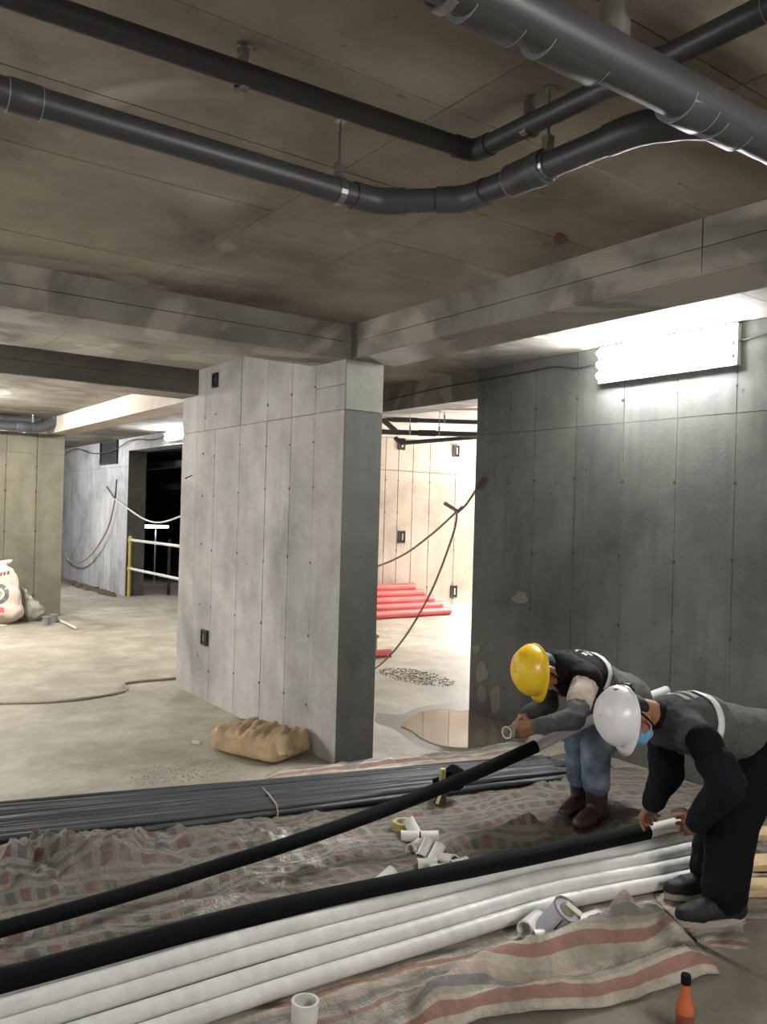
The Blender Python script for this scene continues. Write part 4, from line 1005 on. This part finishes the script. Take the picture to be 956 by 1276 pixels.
def helmet(root, c, u, f, mat, name='helmet', scale=1.0):
    u = u.normalized(); f = (f - u * f.dot(u)).normalized(); l = u.cross(f); NA, NR_ = 48, 14
    a_, b_, h_ = .101 * scale, .119 * scale, .112 * scale; vs = []
    for j in range(NR_ + 1):
        ph = math.pi / 2 * (1 - j / NR_)
        for i in range(NA):
            th = 2 * math.pi * i / NA; x, y = math.cos(th), math.sin(th)   # x front, y lateral
            rr_ = math.cos(ph) ** .86; z = h_ * math.sin(ph) ** .92
            lat = y * a_ * rr_
            bump_ = .009 * math.exp(-(lat / .026) ** 2) * min(1, j / 3 if j < 3 else 1) * (1 if math.sin(ph) > .12 else .2)
            bump_ += .004 * (math.exp(-((abs(lat) - .055) / .012) ** 2)) * math.sin(ph)
            p = f * (x * b_ * rr_) + l * lat + u * z
            nrm_ = (f * x / b_ + l * y / a_ + u * math.sin(ph) / h_).normalized(); vs.append(c + p + nrm_ * bump_)
    for ext, dz in ((.004, -.002), (.009, -.006)):
        for i in range(NA):
            th = 2 * math.pi * i / NA; x, y = math.cos(th), math.sin(th)
            e_ = ext + (max(0, x) ** 2.2) * (.036 * (ext / .009)); p = f * (x * (b_ + e_)) + l * (y * (a_ + ext)) + u * (dz - max(0, x) ** 2 * .018 * (ext / .009))
            vs.append(c + p)
    R_ = NR_ + 3
    fs = [(j * NA + i, j * NA + (i + 1) % NA, (j + 1) * NA + (i + 1) % NA, (j + 1) * NA + i) for j in range(R_ - 1) for i in range(NA)]
    L = root.location
    me = bpy.data.meshes.new('helmet_shell'); me.from_pydata([tuple(v - L) for v in vs], [], fs); me.validate(); me.update()
    o = link('helmet_shell' if name is None else name, me, mat, root, True)
    md = o.modifiers.new('t', 'SOLIDIFY'); md.thickness = .0045; md.offset = -1
    return o, (c, u, f, l, a_, b_, h_)

def build_person(label, J, cfg):
    root = empty('person', J['root'], label=label, cat='person')
    pel, nek, head = J['pelvis'], J['neck'], J['head']; hu = J['hu'].normalized(); hf = (J['hf'] - hu * J['hf'].dot(hu)).normalized(); hl = hu.cross(hf)
    sp = (nek - pel); SL = sp.length; sp.normalize(); lat = (J['shL'] - J['shR']); lat = (lat - sp * lat.dot(sp)).normalized(); ven = lat.cross(sp); ven = -ven if ven.z > 0 else ven
    che = pel.lerp(nek, .70); bel = pel.lerp(nek, .36)
    def torso(B, e, hem=0.):
        B.ell(che, lat * (.152 + e), ven * (.102 + e), sp * (.19 + e)); B.ell(bel, lat * (.136 + e), ven * (.098 + e), sp * (.20 + e))
        B.ell(pel, lat * (.155 + e), ven * (.110 + e), sp * (.125 + e + hem))
        k_ = .12 if e < .02 else cfg.get('vsh', .0); B.cap(nek - sp * .05, J['shL'].lerp(nek - sp * .05, k_), .062 + e, .050 + e); B.cap(nek - sp * .05, J['shR'].lerp(nek - sp * .05, k_), .062 + e, .050 + e)
        B.cap(che + lat * .06, che - lat * .06 - ven * 0, .10 + e, .10 + e)
    # ---- body (one continuous surface)
    B = Blob(); torso(B, 0)
    nb = head - hu * .085 - hf * .02
    B.cap(nek - sp * .02, nb, .056, .052); B.cap(nb, head - hu * .02, .052, .06)
    B.ell(head + hu * .02, hl * .074, hf * .092, hu * .098).ell(head - hu * .045 + hf * .022, hl * .058, hf * .068, hu * .066)
    B.cap(head - hu * .092 + hf * .055, head - hu * .085 + hf * .05, .026, .026)
    B.chain([head + hu * .012 + hf * .088, head - hu * .022 + hf * .104], [.010, .015])                # nose
    B.cap(head - hu * .052 + hf * .086 - hl * .018, head - hu * .052 + hf * .086 + hl * .018, .009, .009)  # lips
    B.cap(head + hu * .028 + hf * .080 - hl * .03, head + hu * .028 + hf * .080 + hl * .03, .014, .014)     # brow
    for s_ in (-1, 1): B.ell(head + hl * .076 * s_ - hu * .01 - hf * .005, hl * .010, hf * .020, hu * .032)
    for s_, k in (('L', 1), ('R', -1)):
        B.chain([J['sh' + s_], J['el' + s_], J['wr' + s_]], [.050, .041, .029])
        hd = J['hd' + s_]; hand(B, J['wr' + s_], hd[0], hd[1], hd[2], hd[3], cfg.get('handk', 1.0))
        B.chain([J['hip' + s_], J['kn' + s_], J['an' + s_]], [.085, .058, .040]); B.cap(J['an' + s_], J['an' + s_].lerp(V((J['to' + s_].x, J['to' + s_].y, .04)), .35) - UP * .02, .030, .02)
    put(B.mesh('body', .0052, 3), 'body', M['skin'], root)
    # ---- face details
    mb = MB()
    for s_ in (-1, 1):
        c = head + hu * .010 + hf * .086 + hl * .032 * s_
        eo = child(MB().lathe([(.002, -.011), (.009, -.008), (.012, 0), (.009, .008), (.003, .0115)], c, hf, 12), 'eye', M['eye'], root, True)
        child(MB().lathe([(.006, .0), (.0058, .0015), (.001, .002)], c + hf * .0105, hf, 10), 'iris', M['iris'], root)
    H_ = Blob().ell(head + hu * .03 - hf * .012, hl * .079, hf * .090, hu * .092).ell(head - hu * .03 - hf * .036, hl * .066, hf * .050, hu * .055)
    put(H_.mesh('hair', .008, 3, .003, 40), 'hair', M['hair'], root)
    # ---- trousers
    T = Blob(); T.ell(pel - sp * .01, lat * .165, ven * .120, sp * .13)
    tr = cfg['trouser']
    for s_ in 'LR': 
        hem = J['kn' + s_].lerp(J['an' + s_], cfg['hem'])
        T.chain([J['hip' + s_], J['hip' + s_].lerp(J['kn' + s_], .5), J['kn' + s_], J['kn' + s_].lerp(hem, .55), hem], tr)
    tm = T.mesh('trousers', .008, 4, cfg['twr'], 11, 3); put(tm, 'trousers', cfg['m_trouser'], root)
    # ---- shirt and sleeves
    Sh = Blob(); torso(Sh, .010); Sh.cap(nek - sp * .02, nek + (nb - nek) * .15, .066, .062)
    f_ = cfg['short']
    for s_ in 'LR': Sh.cap(J['sh' + s_], J['sh' + s_].lerp(J['el' + s_], f_), .066, .064)
    put(Sh.mesh('shirt', .008, 4, .004, 14, 5), 'shirt', cfg['m_shirt'], root)
    for s_ in 'LR':
        A_ = Blob(); a0 = J['sh' + s_].lerp(J['el' + s_], max(.0, f_ - .08)); wr = J['el' + s_].lerp(J['wr' + s_], .93)
        A_.chain([a0, J['el' + s_], J['el' + s_].lerp(wr, .5), wr], cfg['sleeve'])
        put(A_.mesh('sleeve', .007, 4, .005, 16, 6), 'sleeve', cfg['m_sleeve' + s_], root)
    # ---- vest
    Ve = Blob(); e = .026; torso(Ve, e, .03)
    Ve.cap(pel + ven * .02, pel - sp * .06, .15, .145)
    if cfg.get('collar'): Ve.cap(nek - sp * .03, nek.lerp(nb, cfg['collar']), .092, .080)
    vm = Ve.mesh('vest', .008, 5, .006, 8, 7)
    cut = cfg['yoke']; vs = [v.co.copy() for v in vm.vertices]; fy, fb = [], []
    for p in vm.polygons:
        c = p.center; dn = -(c - nek).dot(sp)
        (fy if dn < cut else fb).append(tuple(p.vertices))
    bvh = BVHTree.FromPolygons(vs, [tuple(p.vertices) for p in vm.polygons])
    for nm, F_, mt in (('vest', fb, cfg['m_vest']), ('vest_yoke', fy, cfg['m_yoke'])):
        used = sorted({i for q in F_ for i in q}); mp = {a: i for i, a in enumerate(used)}
        me = bpy.data.meshes.new(nm); me.from_pydata([tuple(vs[i]) for i in used], [], [tuple(mp[i] for i in q) for q in F_]); me.update(); yk = put(me, nm, mt, root)
    # reflective stripe round the back at the yoke edge
    ax0 = nek - sp * (cut + .004); quads = []; rows = [[], []]
    for k in range(25):
        an = math.radians(-105 + 210 * k / 24); dr = (-ven * math.cos(an) + lat * math.sin(an)).normalized()
        for q, off in enumerate((.014, -.014)):
            h = bvh.ray_cast(ax0 + sp * off + dr * .5, -dr); rows[q].append((h[0] if h[0] else ax0 + dr * .15) + dr * .008 - root.location)
    n_ = 25; vv = rows[0] + rows[1]; ff = [(i, i + 1, n_ + i + 1, n_ + i) for i in range(n_ - 1)]
    me = bpy.data.meshes.new('reflective_stripe'); me.from_pydata([tuple(a) for a in vv], [], ff); me.update()
    so = link('reflective_stripe', me, M['reflect'], yk, True); md = so.modifiers.new('t', 'SOLIDIFY'); md.thickness = .003
    return root, dict(head=head, hu=hu, hf=hf, hl=hl, sp=sp, lat=lat, ven=ven, bvh=bvh, yk=yk, nek=nek, pel=pel, cut=cut)

def stroke_marks(root, fr, items, mat):
    """small printed strokes on the vest: items are (down, side, half-height, half-width) from the neck"""
    for dn, sd_, hh, hw in items:
        c = fr['nek'] - fr['sp'] * dn + fr['lat'] * sd_ - fr['ven'] * .2
        nrm = (-fr['ven'] + fr['lat'] * sd_ * 2.2).normalized()
        decal(gridpts(c, fr['lat'], fr['sp'], hw, hh, 2, 2), 'printed_mark', mat, fr['yk'], fr['bvh'], -nrm, root, lift=.0035)

def boots(root, J, mat, sole_mat, shaft=.2, r0=.056, r1=.064, low=False):
    for s_ in 'LR':
        an, to = J['an' + s_], J['to' + s_]; fwd = V((to.x - an.x, to.y - an.y, 0)).normalized(); g = V((an.x, an.y, J['gz'])); lt = V((-fwd.y, fwd.x, 0))
        B = Blob(); heel = g - fwd * .055 + UP * .045; ball = g + fwd * .115 + UP * .042; tip = g + fwd * .175 + UP * .036
        B.cap(heel, g + UP * .05, .044, .046); B.cap(g + UP * .055, ball, .046, .046); B.cap(ball + lt * .012, tip, .040, .034); B.cap(ball - lt * .012, tip - lt * .008, .038, .032)
        B.cap(g + fwd * .02 + UP * .07, ball, .046, .034)
        if low: B.cap(g + UP * .05, g + UP * .085, .047, .043)
        else:
            kn = J['kn' + s_]; tp = an + (kn - an).normalized() * shaft; B.cap(g + UP * .05, an, r0 * .95, r0); B.cap(an, tp, r0, r1)
        me = B.mesh('boot', .007, 4, .0025, 12, 9)
        for v in me.vertices: v.co.z = max(v.co.z, J['gz'] + .012)
        bo = put(me, 'shoe' if low else 'boot', mat, root)
        # sole
        n_ = 28; out = []
        for k in range(n_):
            a = 2 * math.pi * k / n_; x = math.cos(a); y = math.sin(a)
            out.append(g + fwd * (.058 + x * .155) + lt * (y * (.047 + .006 * x)))
        vs = [p + UP * .001 for p in out] + [p + UP * (.026 if low else .016) for p in out]
        child(MB().add(vs, [tuple(range(n_ - 1, -1, -1)), tuple(range(n_, 2 * n_))] + [(i, (i + 1) % n_, n_ + (i + 1) % n_, n_ + i) for i in range(n_)]), 'sole', sole_mat, root, True, bo)

# man in the yellow helmet
JA = dict(pelvis=at(772, 868, 4.56), neck=at(703, 832, 4.22), head=at(672, 834, 4.12), hu=(-RT * .86 - FW * .45 + UP * .02), hf=(-UP * 1.0 - RT * .05 - FW * .1),
    shL=at(731, 846, 4.10), shR=at(678, 838, 4.38), elL=at(716, 896, 3.93), elR=at(684, 876, 4.26), wrL=at(668, 905, 3.98), wrR=at(652, 893, 4.12),
    hipL=at(780, 888, 4.50), hipR=at(758, 878, 4.64), knL=at(742, 930, 4.22), knR=at(722, 925, 4.38), anL=at(744, 1004, 4.32), anR=at(724, 994, 4.48))
JA['gz'] = .012
for s_, tx in (('L', (716, 1034)), ('R', (692, 1024))):
    JA['an' + s_].z = .10; t = on_z(tx[0], tx[1], .03); JA['to' + s_] = t
JA['root'] = V((JA['anL'].x, JA['anL'].y, .0))
cp = at(638, 911, 4.04)
JA['hdL'] = ((cp - JA['wrL']), UP * -.3 + FW * 1.0, UP, .95); JA['hdR'] = ((cp - JA['wrR']) + UP * .01, -FW * .7 - UP * .7, -RT * .3 - FW, .8)
pa, fa = build_person('man in yellow helmet and dark vest bending over a raised pipe', JA,
    dict(trouser=[.098, .092, .078, .072, .070], hem=.62, twr=.006, m_trouser=M['jeans'], short=.55, m_shirt=M['beige'], m_sleeveL=M['sleeve_grey'], m_sleeveR=M['vest_dark'],
         collar=.75, sleeve=[.056, .051, .043, .037], yoke=.13, m_vest=M['vest_grey'], m_yoke=M['vest_black']))
boots(pa, JA, M['boot'], M['boot'], .22)
ho, hfr = helmet(pa, JA['head'] + fa['hu'] * .028, fa['hu'], fa['hf'], M['hat_y'])
mb = MB(); c, u, f, l, a_, b_, h_ = hfr
for s_ in (-1, 1): mb.tube(spline([c + l * a_ * .93 * s_ + u * -.005, c + l * .085 * s_ - u * .08 + f * .03, c + l * .03 * s_ - u * .135 + f * .05]), .005, 6)
child(mb, 'chin_strap', M['black_cloth'], pa, False, ho, True)
child(MB().hollow(c - u * .012 - f * .0, c + u * .004, .092, .085, 24), 'headband', M['black_cloth'], pa, False, ho)
stroke_marks(pa, fa, [(.098, .035 + k * .017, .010, .0055) for k in range(4)] + [(.062, .06 + k * .02, .010, .006) for k in range(2)] + [(.055, .01, .008, .006)], M['reflect'])
socket('short white socket held in the hands of the man in yellow helmet', cp - RT * .0, -RT * .7 - FW * .7, .085, .029, 'white pipe sockets in hand')

# man in the white helmet
JB = dict(pelvis=at(944, 922, 3.62), neck=at(824, 893, 3.36), head=at(782, 892, 3.30), hu=(-RT * .90 - FW * .40 + UP * .10), hf=(-UP * 1.0 - FW * .12 + RT * .05),
    shL=at(876, 922, 3.20), shR=at(826, 918, 3.50), elL=at(907, 978, 3.12), elR=at(831, 962, 3.44), wrL=at(866, 1026, 3.26), wrR=at(813, 1002, 3.44),
    hipL=at(950, 935, 3.52), hipR=at(925, 925, 3.72), knL=at(912, 1026, 3.34), knR=at(900, 1020, 3.54), anL=at(902, 1128, 3.27), anR=at(884, 1098, 3.50))
JB['gz'] = .022
for s_, tx in (('L', (862, 1148)), ('R', (838, 1116))):
    JB['an' + s_].z = .11; JB['to' + s_] = on_z(tx[0], tx[1], .03)
JB['root'] = V((JB['anL'].x, JB['anL'].y, 0))
tgt = on_z(836, 1031, .235)
JB['hdL'] = ((tgt - JB['wrL']), FW * .9 - UP * .4, UP * .5 - RT * .5, 1.2)
tg2 = on_z(797, 1030, .245)
JB['hdR'] = ((tg2 - JB['wrR']), RT * .4 - UP * .6 - FW * .5, -RT * .6 + FW * .6, 1.15)
pb, fb_ = build_person('man in white helmet, blue mask and black trousers bending over the white pipes', JB,
    dict(trouser=[.110, .108, .100, .092, .088], hem=.90, twr=.005, m_trouser=M['black_cloth'], short=.6, m_shirt=M['black_cloth'], m_sleeveL=M['navy'], m_sleeveR=M['navy'],
         sleeve=[.074, .070, .056, .044], vsh=.32, yoke=.13, m_vest=M['vest_grey'], m_yoke=M['vest_dark']))
boots(pb, JB, M['shoe'], M['sole'], low=True)
ho, hfr = helmet(pb, JB['head'] + fb_['hu'] * .028, fb_['hu'], fb_['hf'], M['hat_w'], scale=.92)
c, u, f, l, a_, b_, h_ = hfr; hd_, hu, hf, hl = fb_['head'], fb_['hu'], fb_['hf'], fb_['hl']
child(MB().hollow(c - u * .014, c + u * .004, .092, .085, 24), 'headband', M['black_cloth'], pb, False, ho)
mb = MB()
for s_ in (-1, 1): mb.tube(spline([c + l * a_ * .93 * s_ + u * -.005 - f * .03, c + l * .085 * s_ - u * .08 + f * .02, c + l * .03 * s_ - u * .13 + f * .05]), .004, 6)
child(mb, 'chin_strap', M['black_cloth'], pb, False, ho, True)
child(MB().obox(c - f * (b_ - .006) - u * .02, l * .03, f * .006, u * .014), 'nape_adjuster', M['black_cloth'], pb, False, ho)
child(MB().lathe([(.02, 0), (.02, .018), (.015, .022)], c - f * (b_ - .002) - u * .024, -f, 14), 'adjuster_knob', M['dark_steel'], pb, True, ho)
child(MB().obox(c - f * (b_ - .008) + u * .045 + l * .0, l * .03, f * .004, u * .016), 'red_tag', M['red_tag'], pb, False, ho)
Mk = Blob().ell(hd_ - hu * .040 + hf * .082, hl * .060, hf * .034, hu * .048).ell(hd_ - hu * .075 + hf * .060, hl * .055, hf * .034, hu * .034)
mko = put(Mk.mesh('face_mask', .006, 3, .002, 30), 'face_mask', M['mask'], pb)
mb = MB()
for s_ in (-1, 1):
    mb.tube(spline([hd_ - hu * .025 + hf * .07 + hl * .058 * s_, hd_ + hu * .01 + hf * .03 + hl * .080 * s_, hd_ + hu * .02 - hf * .005 + hl * .086 * s_]), .0018, 5)
    mb.tube(spline([hd_ - hu * .075 + hf * .055 + hl * .052 * s_, hd_ - hu * .05 + hf * .015 + hl * .078 * s_, hd_ - hu * .03 - hf * .012 + hl * .086 * s_]), .0018, 5)
child(mb, 'ear_loop', M['rail_white'], pb, False, mko, True)
stroke_marks(pb, fb_, [(.05, .005 + k * .024, .013, .010) for k in range(5)] + [(.092, .01 + k * .024, .011, .010) for k in range(5)], M['print_pale'])
# pale piping marks on the chest of the vest
nk = fb_['nek']; sp_, lt_, vn_ = fb_['sp'], fb_['lat'], fb_['ven']
for dn, k in ((.16, 0), (.175, 1), (.19, 2)):
    cpt = nk - sp_ * dn + lt_ * (.155 - .0 * k) + vn_ * (.075 + .012 * k)
    decal(gridpts(cpt, vn_, sp_, .008, .008, 2, 2), 'chest_mark', M['reflect'], pb, fb_['bvh'], -lt_, pb, lift=.004)
child(MB().hollow(JB['wrL'] - (JB['wrL'] - JB['elL']).normalized() * .012, JB['wrL'] + (JB['wrL'] - JB['elL']).normalized() * .002, .036, .030, 16), 'wrist_band', M['reflect'], pb, True)

# red spray mark on the ceiling slab
mk = [on_z(x, y, CZ - .006) for x, y in [(690, 296), (694, 291), (699, 292), (704, 295), (706, 300), (701, 304), (695, 305), (691, 302)]]
n_ = len(mk); M['spray'] = plain('faded_red_spray', (106, 66, 62), .9, 0, .3, 60)
MB().add([tuple(p) for p in mk] + [tuple(p + UP * .002) for p in mk], [tuple(range(n_)), tuple(range(2 * n_ - 1, n_ - 1, -1))] + [(i, n_ + i, n_ + (i + 1) % n_, (i + 1) % n_) for i in range(n_)]).build('spray_mark', M['spray'], cei)
